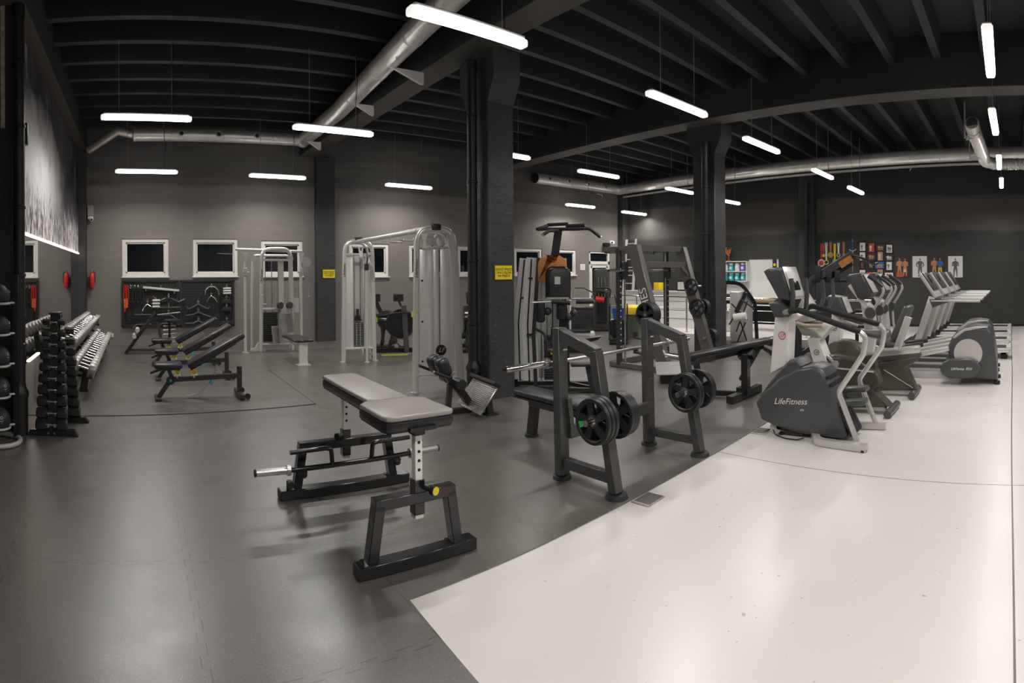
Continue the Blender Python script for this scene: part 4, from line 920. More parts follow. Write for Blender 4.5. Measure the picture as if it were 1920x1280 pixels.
# roman chair
t = thing('hyperextension_bench', 'black low back extension bench with split pads and ribbed steel footplate by the pillar', 'bench', (3.20, 5.36, G), -9)
b = MB(); b.beam((.08, 0, .47), (.42, 0, .05), .06, .09, up=(0, 1, 0), bev=.004); o = b.build('sloping_beam', 'black', t)
b = MB(); b.beam((.2, -.05, .36), (.40, -.05, .07), .075, .05, up=(0, 1, 0), bev=.004); b.build('adjuster_cover', 'black', t)
b = MB(); b.beam((.15, 0, .34), (.12, 0, .02), .05, .06, up=(0, 1, 0)); b.build('front_post', 'dgrey', t)
b = MB(); b.beam((.0, 0, .035), (.5, 0, .035), .07, .05); b.box((.02, 0, .03), (.07, .5, .05), bev=.005, seg=1); b.build('base', 'black', t)
for s in (-1, 1):
    b = MB(); b.box((.02, s*.115, .56), (.15, .17, .22), (0, -22, s*8), bev=.055, seg=4); b.build('thigh_pad', 'vinyl', t)
    b = MB(); b.tube(fillet([(.12, s*.1, .44), (.04, s*.22, .46), (-.14, s*.24, .535)], .05), .017, 10); o = b.build('side_grip', 'rubber', t); b = MB(); b.cyl((-.14, s*.24, .535), (-.148, s*.24, .538), .019, n=12); b.build('grip_end', 'steel', o)
R = Matrix.Translation((.44, -.10, .20)) @ Matrix.Rotation(math.radians(-52), 4, 'Y')
f = MB(R); f.box((0, 0, 0), (.36, .62, .018), bev=.004, seg=1); fo = f.build('footplate', 'steel', t)
f = MB(R)
for k in range(15): f.box((-.15+.02*k, 0, .012), (.008, .36, .008))
for s in (-1, 1):
    for k in range(17): f.box((-.17+.02*k, s*.245, .012), (.01, .08, .008))
f.build('tread_ribs', mat('tread_grey', (.22, .2, .19), .5), fo)
f = MB(R); f.box((.19, 0, .03), (.04, .64, .09), bev=.005); f.build('footplate_edge', 'ink', fo)
for s in (-1, 1): b = MB(); b.cyl((.22, s*.12+.1, .36), (.22, s*.28+.1, .36), .055, n=18); b.build('ankle_roller', 'vinyl', t)
b = MB(); b.beam((.52, -.2, .22), (.55, -.2, .0), .07, .07, up=(0, 1, 0)); b.box((.56, -.2, .006), (.14, .14, .012)); b.build('rear_post', 'dgrey', t)

# assisted chin-up machine right of the middle pillar
x, y = polar(41.3, 7.75)
t = thing('chin_dip_machine', 'tall assisted chin and dip machine with silver shrouds and an orange board', 'strength machine', (x, y, G), -41.3)
def bowed(x0b, x1b, x0t, x1t, yy, z0, z1, bow, m, nm, th=.03):
    b = MB(); R = []
    for k in range(13):
        s = k/12; z = z0+(z1-z0)*s; o = bow*math.sin(PI*s*.5+.0)**2
        a, c = x0b+(x0t-x0b)*s, x1b+(x1t-x1b)*s; dy = yy-o*0
        R.append([V((a+o*0, dy, z)), V((c, dy, z)), V((c, dy+th, z)), V((a, dy+th, z))])
    b.rings(R); return b.build(nm, m, t)
cx = lambda pts: fillet(pts, .5, 8)
b = MB(); b.sweep(cx([(-.33, .14, .02), (-.335, .14, .9), (-.25, .14, 1.8)]), .05, .1, up=(0, 1, 0)); b.build('rear_edge_tube', 'ink', t)
for nm, xb, xt, yy, zt in (('outer_shroud', -.23, -.155, .06, 1.79), ('inner_shroud', -.10, -.06, -.06, 1.8)):
    b = MB(); P = cx([(xb-.01, yy, .12), (xb-.03, yy, .9), (xt, yy, zt)]); b.sweep(P, .21, .17 if nm[0] == 'o' else .13, up=(0, 1, 0)); b.build(nm, 'alu' if 0 else mat('brushed_shroud', (.84, .84, .85), .28, .35, .03, 30), t)
b = MB(); P = cx([(-.045, -.15, .0), (-.075, -.15, .75), (.0, -.15, 1.8)]); b.sweep(P, .05, .075, up=(0, 1, 0)); b.build('front_tube', 'dgrey', t)
b = MB(); P = cx([(.40, .1, .0), (.39, .1, .9), (.30, .1, 1.8)]); b.sweep(P, .06, .07, up=(0, 1, 0)); b.build('right_tube', 'dgrey', t)
for xb, xt, yy_ in ((-.265, -.195, -.03), (-.135, -.095, -.13)):
    b = MB(); b.sweep(cx([(xb, yy_, .1), (xb-.02, yy_, .9), (xt, yy_, 1.78)]), .02, .018, up=(0, 1, 0)); b.build('shroud_seam', 'ink', t)
b = MB(); b.box((-.17, -.1, 1.25), (.14, .01, .03)); b.box((-.12, -.16, .75), (.1, .01, .03)); b.box((-.11, -.16, 1.52), (.06, .01, .02)); b.build('shroud_clips', 'ink', t)
def archpoly(x0, x1, z0, z1, r, notch=0):
    P = [(x0, z0)]+[(x0+r-r*math.cos(a), z1-r+r*math.sin(a)) for a in [PI/2*k/6 for k in range(7)]]
    if notch: m = (x0+x1)/2; P += [(m-notch, z1), (m-notch*.7, z1-.06), (m-notch*.4, z1-.085), (m+notch*.4, z1-.085), (m+notch*.7, z1-.06), (m+notch, z1)]
    P += [(x1-r+r*math.sin(a), z1-r+r*math.cos(a)) for a in [PI/2*k/6 for k in range(7)]]+[(x1, z0)]; return P
XZ = lambda yy: Matrix(((1, 0, 0, 0), (0, 0, 1, yy), (0, 1, 0, 0), (0, 0, 0, 1)))
b = MB(); b.prism(archpoly(-.01, .385, 1.48, 1.825, .13, .07), .03, XZ(-.2), bev=.008); o = b.build('orange_board', 'orange', t); b = MB(); b.prism([(.19+.06*math.cos(a), 1.79+.055*math.sin(a)) for a in [PI+PI*k/8 for k in range(9)]]+[(.25, 1.80), (.13, 1.80)], .02, XZ(-.195)); b.build('board_notch', 'ink', o)
b = MB(); b.prism(archpoly(.09, .43, 1.245, 1.68, .1), .12, XZ(-.28), bev=.03, seg=3); so = b.build('back_shell', 'blackgloss', t)
b = MB(); b.prism(archpoly(.145, .415, 1.265, 1.64, .08), .012, XZ(-.345), bev=.004); b.build('shell_face', 'plasticd', so)
b = MB(); b.box((.25, -.353, 1.49), (.075, .003, .1)); b.build('instruction_sticker', 'lcd', so)
b = MB(); b.box((.25, -.353, 1.255), (.3, .02, .02)); b.build('lower_rim', 'silver', so)
for x0, x1, z0, z1 in ((-.04, .085, .93, 1.22), (.235, .36, .96, 1.2)):
    b = MB(); b.box(((x0+x1)/2, -.3, (z0+z1)/2), (x1-x0, .12, z1-z0), bev=.04, seg=3); b.build('arm_pad', 'vinyl', t)
for xx, zz in ((.12, 1.08), (.4, 1.0), (.47, 1.05)):
    b = MB(); b.sphere((xx, -.3, zz), .055, 14); b.build('pivot_knuckle', 'plasticd', t)
for (p, q, g) in (((-.09, -.36, 1.2), (.16, -.36, 1.21), 0), ((.17, -.36, 1.21), (.42, -.4, 1.19), 1), ((.4, -.2, 1.24), (.72, -.24, 1.24), 0), ((.5, -.3, 1.2), (.74, -.3, 1.2), 1)):
    b = MB(); b.cyl(p, q, .028 if g else .014, n=12); o = b.build('handle' if g else 'arm_rod', 'rubber' if g else 'steel', t)
    if g: b = MB(); b.cyl(q, V(q)+(V(q)-V(p)).normalized()*.006, .024, n=12); b.build('handle_end', 'steel', o)
b = MB(); b.beam((.30, -.2, .6), (.33, -.24, 1.0), .1, .1, up=(0, 1, 0)); b.build('pad_post', 'black', t)
st = MB()
for k in range(17): st.box((.19, .0, .13+.036*k), (.24, .14, .03), bev=.004, seg=1)
so = st.build('weight_stack', 'plasticd', t)
for xx in (.03, .11, .27, .35): b = MB(); b.cyl((xx, .02, .1), (xx, .02, 1.75), .011, n=8); b.build('guide_rod', 'steel', t)
b = MB(); b.box((.19, -.03, .77), (.05, .05, .14), bev=.01); b.cyl((.19, -.03, .84), (.19, -.03, 1.2), .008, n=8); b.build('stack_yoke', 'black', t)
b = MB(); b.box((.19, .2, .95), (.42, .02, 1.7)); b.build('rear_shield', 'lcd', t)
b = MB(); b.sweep(fillet([(-.06, -.2, .84), (.06, -.22, .78), (.14, -.26, .58)], .1), .035, .05, up=(0, 1, 0)); b.build('knee_lever', 'dgrey', t)
b = MB(); b.prism([(.12, .66), (.36, .70), (.33, .66), (.2, .54)], .2, XZ(-.26), bev=.006); b.build('knee_pedal', 'black', t)
b = MB(); b.prism([(.52, .68), (.86, .72), (.8, .67), (.6, .62)], .2, XZ(-.1), bev=.006); b.build('step_pedal', 'black', t)
b = MB(); b.cyl((.14, -.29, .58), (.17, -.29, .5), .012, n=8); b.build('release_pin', 'yellow', t)
b = MB(); b.beam((-.3, .1, .04), (.75, .05, .04), .07, .05); b.beam((-.05, -.2, .035), (.75, -.42, .035), .06, .05); b.beam((.4, .1, .04), (.78, -.4, .04), .05, .05); b.build('base_frame', 'dgrey', t)
for p in ((-.04, -.16), (.78, -.42), (-.33, .12)): b = MB(); b.cyl((*p, 0), (*p, .02), .06, n=18); b.build('foot_disc', 'black', t)
b = MB(); b.beam((.72, -.34, .03), (.66, -.34, .34), .09, .08, up=(0, 1, 0)); b.build('step_post', 'dgrey', t)
b = MB(); b.box((.6, -.36, .37), (.36, .22, .03), bev=.008); b.build('standing_step', 'black', t)
b = MB(); b.beam((.22, -.02, 1.78), (.28, -.05, 2.19), .11, .07, up=(0, 1, 0), bev=.004); b.box((.23, -.02, 1.8), (.16, .2, .07), bev=.01); b.build('handle_mast', 'dgrey', t)
for nm, P in (('main_bar', [(-.02, -.02, 2.2), (.48, -.12, 2.19), (.7, -.14, 2.2), (.85, -.16, 2.08)]), ('left_bar', [(.27, -.1, 2.17), (.15, -.28, 2.16), (.06, -.34, 2.1)]), ('upper_grip', [(.13, .12, 2.27), (.42, .08, 2.28)]), ('upper_grip', [(.38, -.05, 2.24), (.64, -.1, 2.245)]), ('cross_bar', [(-.02, .0, 2.2), (.13, .12, 2.26)])):
    b = MB(); P = fillet(P, .12); b.tube(P, .024, 10); o = b.build(nm, 'rubber', t)
    b = MB(); d = (P[-1]-P[-2]).normalized(); b.cyl(P[-1], P[-1]+d*.008, .022, n=12); b.build('bar_end', 'steel', o)

# prone row bench with diamond plate step
t = thing('prone_row_bench', 'black sloping chest pad bench on T legs between the bench press and the stair climber', 'bench', (6.24, 3.25, G))
b = MB(); b.box((0, 0, .05), (.82, .09, .09), bev=.005, seg=1); b.build('base_bar', 'blackgloss', t)
b = MB(); b.beam((.02, .0, .08), (.02, .0, .55), .09, .09, up=(0, 1, 0), bev=.005); b.beam((.02, 0, .09), (-.09, 0, .09), .09, .16, up=(0, 1, 0)); b.build('rear_post', 'blackgloss', t)
p, q = V((-.42, .72, .50)), V((.32, -.2, .70))
b = MB(); b.beam(p, q, .24, .07, bev=.028, seg=3); b.build('chest_pad', 'vinyl', t)
b = MB(); b.sphere(q+V((.03, -.03, -.02)), .11, 18, (1.2, 1, .6)); b.build('head_pad', 'vinyl', t)
b = MB(); b.beam(p+V((.05, -.05, -.08)), q+V((-.06, .06, -.08)), .07, .05); b.beam((.02, 0, .5), (.12, .02, .6), .08, .2, up=(0, 1, 0)); b.build('pad_frame', 'blackgloss', t)
b = MB(); b.beam((-.28, .56, .46), (-.2, .5, .02), .06, .06, up=(0, 1, 0)); b.box((-.2, .5, .02), (.08, .3, .04)); b.build('front_leg', 'blackgloss', t)
b = MB(); b.beam((-.2, .5, .05), (0, 0, .05), .06, .06); b.build('base_spine', 'blackgloss', t)
b = MB(); b.cyl(p+V((-.16, .12, .06)), p+V((.25, -.2, -.06)), .016, n=10); b.cyl(p+V((-.14, .1, .03)), p+V((-.12, .16, .1)), .02, n=10); b.build('row_handle', 'steel', t)
b = MB(); b.beam((.2, -.1, .6), (.34, .24, .15), .05, .04); b.build('rear_strut', 'dgrey', t)
x, y = polar(54.8, 8.05)
t = thing('row_platform', 'small tilted diamond plate step beside the bench press', 'step', (x, y, G), -50)
b = MB(); b.box((0, 0, .2), (.42, .34, .015), (22, 0, 0)); b.build('tread', mat('diamond_plate', (.62, .61, .59), .34, .7, .35, 45), t)
b = MB(); b.box((0, .1, .1), (.3, .05, .24)); b.box((0, -.08, .07), (.3, .05, .14)); b.build('support', 'black', t)

# smith machine
t = thing('smith_machine', 'grey smith machine with slanted uprights and plate storage beside the right pillar', 'smith machine', (7.1, 5.1, G))
for k, xx in enumerate((0., 1.36)):
    p, q = V((xx, .0, .05)), V((xx, .62, 2.02))
    b = MB(); b.beam(p, q, .12, .2, up=(0, 1, 0), bev=.006); uo = b.build('slanted_upright', 'smith', t)
    if k == 0:
        d = (q-p).normalized(); ay = math.atan2(d.y, d.z)
    b = MB(); b.beam((xx, .95, .04), (xx, .95, 2.0), .075, .075, up=(0, 1, 0), bev=.004); b.build('rear_post', 'dgrey', t)
    h = MB()
    for j in range(14): h.cyl((xx, .911, .35+.1*j), (xx, .909, .35+.1*j), .013, n=8)
    h.build('post_holes', 'inkw', t)
    b = MB(); b.cyl((xx+(.09 if k == 0 else -.09), .9, .08), (xx+(.09 if k == 0 else -.09), .9, 1.98), .016, n=12); b.build('guide_rod', 'chrome', t)
    b = MB(); b.beam((xx, 1.15, .05), (xx, -.05, .05), .07, .08, bev=.004); b.build('base_rail', 'smith', t)
    b = MB(); b.beam((xx, .58, 2.0), (xx, 1.3, 1.98), .07, .07, bev=.004); b.build('top_rail', 'smith', t)
for nm, p, q in (('top_beam', (0, .6, 2.0), (1.36, .6, 2.0)), ('rear_top_beam', (0, 1.25, 1.97), (1.36, 1.25, 1.97)), ('mid_beam', (0, .5, 1.72), (1.36, .5, 1.72)), ('rear_base', (0, 1.12, .05), (1.36, 1.12, .05))):
    b = MB(); b.beam(p, q, .06, .1, bev=.004); b.build(nm, 'smith', t)
for s, xx in ((1, 0.), (-1, 1.36)):
    b = MB(); b.beam((xx+s*.02, .42, 1.5), (xx+s*.2, .48, 1.7), .05, .05); b.build('gusset', 'smith', t)
b = MB(); b.cyl((-.36, .86, 1.62), (1.5, .86, 1.62), .018, n=12); bo = b.build('smith_bar', 'steel', t)
for xx in (.06, 1.3): b = MB(); b.box((xx, .88, 1.62), (.1, .1, .3), bev=.01); b.build('bar_carriage', 'plasticd', bo)
b = MB(); b.cyl((-.36, .86, 1.62), (-.08, .86, 1.62), .025, n=14); b.build('bar_sleeve', 'chrome', bo)
for xx, zz in ((0., .93), (1.36, 1.33), (1.36, .95), (1.36, .42)):
    yy = .62*(zz-.05)/1.97
    b = MB(); b.cyl((xx-.24 if xx < .5 else xx-.12, yy-.06, zz), (xx+.06 if xx < .5 else xx+.24, yy-.06, zz), .022, n=12); b.build('plate_peg', 'steel', t)
o = text('maker_letters', 'HES', .2, 'inkw', t)
d_ = V((0, .3, .954)).normalized(); n_ = V((-1, 0, 0)); y_ = n_.cross(d_); mx = Matrix((d_, y_, n_)).transposed().to_4x4(); mx.translation = (-.063, .355, 1.18); o.matrix_local = mx
yy = lambda z: 5.1+.62*(z-.05)/1.97-.06
P_ = [('left upright peg', 7.1, .93, -1, 5, .19), ('top peg on the right upright', 8.46, 1.33, -1, 1, .145), ('middle peg on the right upright', 8.46, .95, -1, 1, .165), ('right middle peg, far side', 8.46, .95, 1, 3, .15), ('right lowest peg, far side', 8.46, .42, 1, 3, .15)]
for nm, xx, zz, e, n_, r in P_:
    for k in range(n_):
        od = ['1st', '2nd', '3rd', '4th', '5th'][k]
        lb = 'black plate on the smith machine %s' % nm if n_ == 1 else '%s plate out on the smith machine %s' % (od, nm)
        plate('weight_plate', r, .034, lb, (xx+e*(.08+.036*k)+( .0), yy(zz), zz+G), 0 if e < 0 else 180, 'plates stored on the smith machine', None, .3*k)

# bikes behind the crossover
def air_bike(label, x, y, rz, acc='yellow'):
    t = thing('air_bike', label, 'exercise bike', (x, y, G), rz)
    b = MB(); b.lathe([(.05, -.07), (.27, -.075), (.29, -.05), (.29, .05), (.27, .075), (.05, .07)], (.14, 0, .62), (0, 1, 0), 28); b.build('fan_drum', 'blackgloss', t)
    b = MB()
    for r in (.12, .18, .24): b.torus((.14, -.08, .62), r, .006, (0, 1, 0), 28, 5)
    b.torus((.14, -.08, .62), .285, .01, (0, 1, 0), 32, 6); b.build('fan_cage', 'dgrey', t)
    b = MB(); b.beam((.25, -.1, .06), (.2, -.1, .98), .1, .045, up=(0, 1, 0), bev=.006); b.build('front_post', 'plastic', t)
    b = MB(); b.box((.1, -.02, 1.13), (.2, .06, .15), (0, 0, 0), bev=.012); mo = b.build('monitor', 'plasticd', t); b = MB(); b.box((.1, -.052, 1.135), (.15, .004, .09)); b.build('monitor_screen', 'screen', mo)
    b = MB(); b.beam((.16, -.03, .95), (.1, -.02, 1.07), .04, .04, up=(0, 1, 0)); b.build('monitor_arm', 'dgrey', t)
    b = MB(); b.tube(fillet([(.28, -.2, .85), (.05, -.16, .84), (-.3, -.2, .78), (-.45, -.22, .84)], .1), .02, 8); b.tube(fillet([(.28, .18, .85), (.05, .16, .84), (-.3, .2, .78), (-.45, .22, .84)], .1), .02, 8); b.build('handlebar', 'rubber', t)
    b = MB(); b.beam((-.2, 0, .25), (-.23, 0, .62), .05, .07, up=(0, 1, 0)); b.build('seat_post', 'dgrey', t)
    b = MB(); b.sphere((-.22, 0, .68), .16, 18, (1, .62, .36)); b.build('saddle', 'vinyl', t)
    b = MB(); b.beam((-.45, 0, .1), (.45, 0, .1), .08, .09); b.box((-.42, 0, .04), (.08, .5, .07), bev=.01); b.box((.42, 0, .04), (.08, .5, .07), bev=.01); b.build('base', 'black', t)
    b = MB(); b.beam((-.1, 0, .1), (.02, 0, .5), .07, .07, up=(0, 1, 0)); b.cyl((0, -.12, .3), (0, .12, .3), .07, n=16); b.beam((0, -.12, .3), (.12, -.13, .2), .02, .03, up=(0, 1, 0)); b.box((.14, -.17, .19), (.1, .1, .025)); b.build('crank', 'plasticd', t)
    b = MB(); b.box((-.0, -.26, .045), (.5, .012, .02)); b.box((-.33, -.1, .72), (.03, .05, .12)); b.box((.36, -.1, .8), (.03, .03, .1)); b.build('bright_trim', acc, t)
    return t
lime = mat('lime_trim', (.6, .75, .02), .4)
M['lime'] = lime
air_bike('black air bike with a small monitor, between the two cable towers', 4.82, 9.75, -22, 'lime')
t = thing('rowing_machine', 'black rowing machine stood behind the air bike', 'rowing machine', (5.1, 10.85, G), -24)
b = MB(); b.beam((-.3, 0, 1.34), (.02, 0, .66), .09, .07, up=(0, 1, 0), bev=.006); b.build('monorail', 'dgrey', t)
b = MB(); b.lathe([(.03, -.06), (.2, -.07), (.22, 0), (.2, .07), (.03, .06)], (.1, 0, .6), (0, 1, 0), 22); b.build('flywheel', 'black', t)
b = MB(); b.beam((.05, 0, .55), (-.02, 0, .03), .07, .07, up=(0, 1, 0)); b.box((0, 0, .03), (.5, .4, .05)); b.build('stand', 'black', t)
b = MB(); b.cyl((.02, -.2, .7), (.02, .2, .7), .016, n=8); b.box((-.1, -.05, 1.08), (.12, .03, .16)); b.build('handle', 'rubber', t)
for k, (dg, r) in enumerate(((33.9, 11.6), (36.6, 11.2))):
    x, y = polar(dg, r)
    air_bike(['black spin bike with lime details, just left of the middle pillar', 'black spin bike with lime details, mostly hidden behind the middle pillar'][k], x, y, 60-20*k, 'lime')
# ------------------------------------------------------------------ cardio machines (side profiles in y,z; all face the back wall)
def YZ(x): return Matrix(((0, 0, 1, x), (1, 0, 0, 0), (0, 1, 0, 0), (0, 0, 0, 1)))
class Rig:
    # a thing whose parts are given in room coordinates
    def __init__(s, name, label, cat, x, y, group=None):
        s.o = V((x, y, 0)); s.t = thing(name, label, cat, (x, y, 0), 0, group); s.T = Matrix.Translation(-s.o)
    def mb(s): return MB(s.T)
    def prof(s, nm, m, poly, x0, x1, bev=.02, seg=3, par=None, smooth=None):
        b = s.mb()
        if smooth: poly = [(p.y, p.z) for p in fillet([(0, y, z) for y, z in poly], smooth, 5, closed=True)]
        b.prism(poly, x1-x0, YZ((x0+x1)/2), bev=bev, seg=seg); return b.build(nm, m, par or s.t)
    def tube(s, nm, m, pts, r, fr=.06, par=None, n=12):
        b = s.mb(); b.tube(fillet(pts, fr, 6), r, n); return b.build(nm, m, par or s.t)
    def box(s, nm, m, c, size, rot=None, bev=.01, par=None, seg=2):
        b = s.mb(); b.box(c, size, rot, bev, seg); return b.build(nm, m, par or s.t)
    def cyl(s, nm, m, p, q, r, par=None, n=20, r2=None):
        b = s.mb(); b.cyl(p, q, r, r2, n); return b.build(nm, m, par or s.t)
    def beam(s, nm, m, p, q, w_, h_, up=(0, 0, 1), bev=.006, par=None, seg=2):
        b = s.mb(); b.beam(p, q, w_, h_, bev, up, seg); return b.build(nm, m, par or s.t)
    def letters(s, nm, txt, size, m, x, y, z, tilt=0, par=None, sp=1.):
        # on a face that looks towards -x, reading from +y to -y
        o = text(nm, txt, size, m, par or s.t, V((x, y, z))-s.o, shear=.35, sp=sp)
        a = math.radians(tilt); d = V((0, -math.cos(a), math.sin(a))); n_ = V((-1, 0, 0)); mx = Matrix((d, n_.cross(d), n_)).transposed().to_4x4(); mx.translation = V((x, y, z))-s.o; o.matrix_local = mx; return o
    def badge(s, x, y, z, r, m='inkr'):
        b = s.mb(); b.torus((x, y, z), r, r*.09, (1, 0, 0), 24, 5); o = b.build('round_badge', m, s.t); s.letters('badge_letters', 'LF', r*1.25, m, x-.001, y, z-.0, par=o); return o

# stair climber
c = Rig('stair_climber', 'grey stair climber with black sloping handrails, nearest machine on the white floor', 'stair climber', 5.12, 1.9)
bo = c.prof('body_cover', 'plastic', [(2.46, .30), (2.40, .39), (2.2, .57), (2.03, .665), (1.86, .70), (1.76, .67), (1.70, .58), (1.62, .40), (1.52, .06), (1.57, .03), (2.0, .045), (2.25, .085), (2.40, .135)], 4.93, 5.31, .045, 4)
c.prof('front_cowl', 'plastic', [(2.40, .39), (2.34, .48), (2.2, .64), (2.1, .74), (2.02, .75), (1.97, .69), (2.0, .62)], 4.955, 5.285, .03, 3)
c.letters('maker_letters', 'LifeFitness', .082, 'inkw', 4.9275, 2.08, .345, 4, bo)
c.letters('model_letters', '95Si', .026, 'inkw', 4.9275, 1.96, .275, 4, bo)
c.prof('skirt', 'plasticd', [(2.28, .13), (2.25, .04), (1.62, .02), (1.6, .10)], 4.98, 5.26, .01)
for k in range(4):
    x = 5.0+.08*k; b = c.mb(); b.beam((x, 1.66, .42), (x, 1.47, .05), .055, .05, .012, up=(0, 1, 0)); b.build('bellows', 'plasticd', c.t)
for s, zz, yy_ in ((0, .36, 1.52), (1, .44, 1.56)):
    x = 5.03+.19*s; c.box('pedal', 'plastic', (x, yy_, zz), (.15, .36, .05), (-6, 0, 0), .018); c.box('pedal_arm', 'plasticd', (x, yy_+.2, zz+.02), (.06, .3, .05), (-6, 0, 0))
b = c.mb()
for k in range(2): b.box((5.1, 1.70-.03*k, .60-.07*k), (.34, .02, .03), (-20, 0, 0))
b.build('rear_slots', 'ink', bo)
c.prof('mast', 'white', [(2.33, .58), (2.14, .68), (2.12, 1.10), (2.0, 1.17), (2.03, 1.20), (2.16, 1.16), (2.27, 1.17)], 5.0, 5.2, .02)
c.badge(4.997, 2.19, .97, .036)
c.prof('lower_console', 'plastic', [(2.31, 1.29), (2.22, 1.31), (2.06, 1.22), (2.17, 1.15), (2.25, 1.15)], 4.93, 5.28, .025)
co = c.prof('console', 'plastic', [(2.36, 1.60), (2.30, 1.64), (2.14, 1.60), (2.07, 1.38), (2.10, 1.32), (2.2, 1.33)], 4.92, 5.29, .03)
c.beam('console_face', 'lcd', (5.105, 2.135, 1.60), (5.105, 2.05, 1.35), .3, .012, up=(0, -1, .5), par=co); c.beam('console_screen', 'screen', (5.105, 2.1, 1.50), (5.105, 2.07, 1.41), .16, .022, up=(0, -1, .5), par=co)
c.beam('console_frame', 'silver', (5.105, 2.155, 1.645), (5.105, 2.045, 1.325), .35, .006, up=(0, -1, .5), par=co)
c.prof('console_neck', 'ink', [(2.24, 1.30), (2.14, 1.38), (2.05, 1.32), (2.1, 1.22)], 5.03, 5.18, .01)
for x in (4.92, 5.29): c.tube('pulse_grip', 'plastic', [(x, 2.1, 1.18), (x-.02, 2.04, 1.22), (x-.02, 2.03, 1.38), (x-.02, 2.05, 1.53)], .024, .05)
rr = [(4.85, 2.05, 1.22), (4.85, 1.96, 1.235), (4.85, 1.35, 1.045)]; c.tube('handrail_grip', 'rubber', rr, .028, .06)
c.tube('handrail_post', 'silver', [(4.85, 1.36, 1.045), (4.85, 1.30, 1.0), (4.85, 1.33, .84), (4.85, 1.565, .49), (4.85, 1.39, .05)], .026, .07)
c.tube('handrail_grip', 'rubber', [(5.42, 2.1, 1.2), (5.42, 2.04, 1.24), (5.42, 1.31, 1.06)], .028, .06)
c.tube('handrail_post', 'silver', [(5.42, 1.32, 1.06), (5.42, 1.26, 1.0), (5.42, 1.29, .84), (5.42, 1.53, .5), (5.42, 1.36, .07)], .026, .07)
c.tube('handrail_front', 'silver', [(4.85, 2.05, 1.22), (4.95, 2.14, 1.2), (5.3, 2.16, 1.2), (5.42, 2.1, 1.2)], .026, .05)
b = c.mb(); P_ = fillet([(4.74, 1.27, .035), (4.80, 1.75, .035), (5.0, 1.86, .035)], .12, 6); b.sweep(P_, .07, .06); b.sweep(fillet([(5.46, 1.26, .035), (5.42, 1.72, .035), (5.2, 1.86, .035)], .12, 6), .07, .06); b.build('base_frame', 'silver', c.t)
for p in ((4.735, 1.30), (5.46, 1.29), (4.99, 2.2)): c.cyl('foot', 'rubber', (*p, 0), (*p, .02), .03)
for x in (5.0, 5.24): c.cyl('front_wheel', 'plasticl', (x-.02, 2.26, .062), (x+.02, 2.26, .062), .06)
c.box('power_box', 'plasticd', (5.0, 2.07, .04), (.05, .2, .06))

# upright bike
c = Rig('upright_bike', 'olive grey upright exercise bike just beyond the stair climber', 'exercise bike', 6.1, 1.8)
c.prof('body_cover', 'olive', [(2.42, .42), (2.36, .53), (2.2, .62), (1.95, .63), (1.70, .60), (1.5, .48), (1.45, .34), (1.53, .27), (1.34, .09), (1.8, .05), (2.3, .07)], 6.0, 6.2, .03, 3)
c.beam('cover_strip', 'lcd', (5.995, 2.0, .5), (5.995, 1.52, .475), .006, .02)
c.prof('mast', 'white', [(2.01, .42), (2.2, .42), (2.31, .81), (2.10, 1.02), (2.0, .98), (2.16, .80)], 5.98, 6.2, .015)
c.badge(5.977, 2.19, .67, .03, 'ink')
c.cyl('crank_hub', 'lcd', (5.985, 1.98, .30), (6.0, 1.98, .30), .055); c.beam('crank_arm', 'silver', (5.975, 1.97, .55), (5.975, 2.06, .64), .02, .03, up=(0, 1, 0)); c.cyl('crank_cap', 'silver', (5.965, 1.965, .545), (5.985, 1.965, .545), .042); c.box('pedal', 'plasticd', (5.92, 1.98, .26), (.1, .1, .03)); c.box('pedal', 'plasticd', (6.32, 1.85, .34), (.1, .1, .03))
c.prof('seat_column', 'white', [(1.64, .62), (1.60, .80), (1.66, .88), (1.50, .88), (1.52, .8), (1.55, .62)], 6.06, 6.14, .015); c.prof('seat_collar', 'olive', [(1.72, .45), (1.68, .64), (1.52, .66), (1.50, .45)], 6.03, 6.17, .01)
b = c.mb(); b.rings([[V((6.1+w_*math.cos(a), y, z+h*math.sin(a))) for a in [2*PI*k/14 for k in range(14)]] for y, w_, z, h in ((1.76, .02, .90, .015), (1.70, .045, .9, .03), (1.6, .07, .89, .04), (1.48, .12, .885, .055), (1.40, .125, .89, .06), (1.36, .09, .89, .04))]); b.build('saddle', 'plastic', c.t)
c.tube('handlebar', mat('tan_foam', (.45, .36, .28), .55), [(5.92, 2.1, .98), (5.9, 2.3, .98), (5.95, 2.42, 1.0), (6.25, 2.42, 1.0), (6.3, 2.3, .98), (6.28, 2.1, .98)], .022, .06)
c.tube('upper_handlebar', 'plastic', [(6.0, 2.36, 1.1), (5.94, 2.15, 1.14), (5.94, 2.08, 1.30), (5.94, 2.1, 1.5)], .022, .06); c.tube('upper_handlebar', 'plastic', [(6.2, 2.36, 1.1), (6.28, 2.15, 1.14), (6.28, 2.08, 1.3), (6.28, 2.1, 1.5)], .022, .06)
co = c.prof('console', 'plasticl', [(2.48, 1.34), (2.40, 1.36), (2.30, 1.2), (2.28, 1.02), (2.42, 1.0), (2.46, 1.15)], 5.96, 6.26, .02); c.beam('console_face', 'lcd', (6.11, 2.372, 1.335), (6.11, 2.27, 1.18), .24, .01, up=(0, -1, .5), par=co)
c.prof('console_tray', mat('tan_tray', (.36, .34, .29), .45), [(2.44, .99), (2.2, .93), (2.12, .85), (2.35, .86)], 5.94, 6.28, .02)
c.beam('base_rail', 'silver', (6.1, 2.4, .045), (6.1, 1.4, .05), .07, .05)
c.cyl('rear_foot', 'plastic', (5.84, 1.335, .045), (6.36, 1.335, .045), .042); c.cyl('front_foot', 'plastic', (5.88, 2.42, .045), (6.32, 2.42, .045), .042)

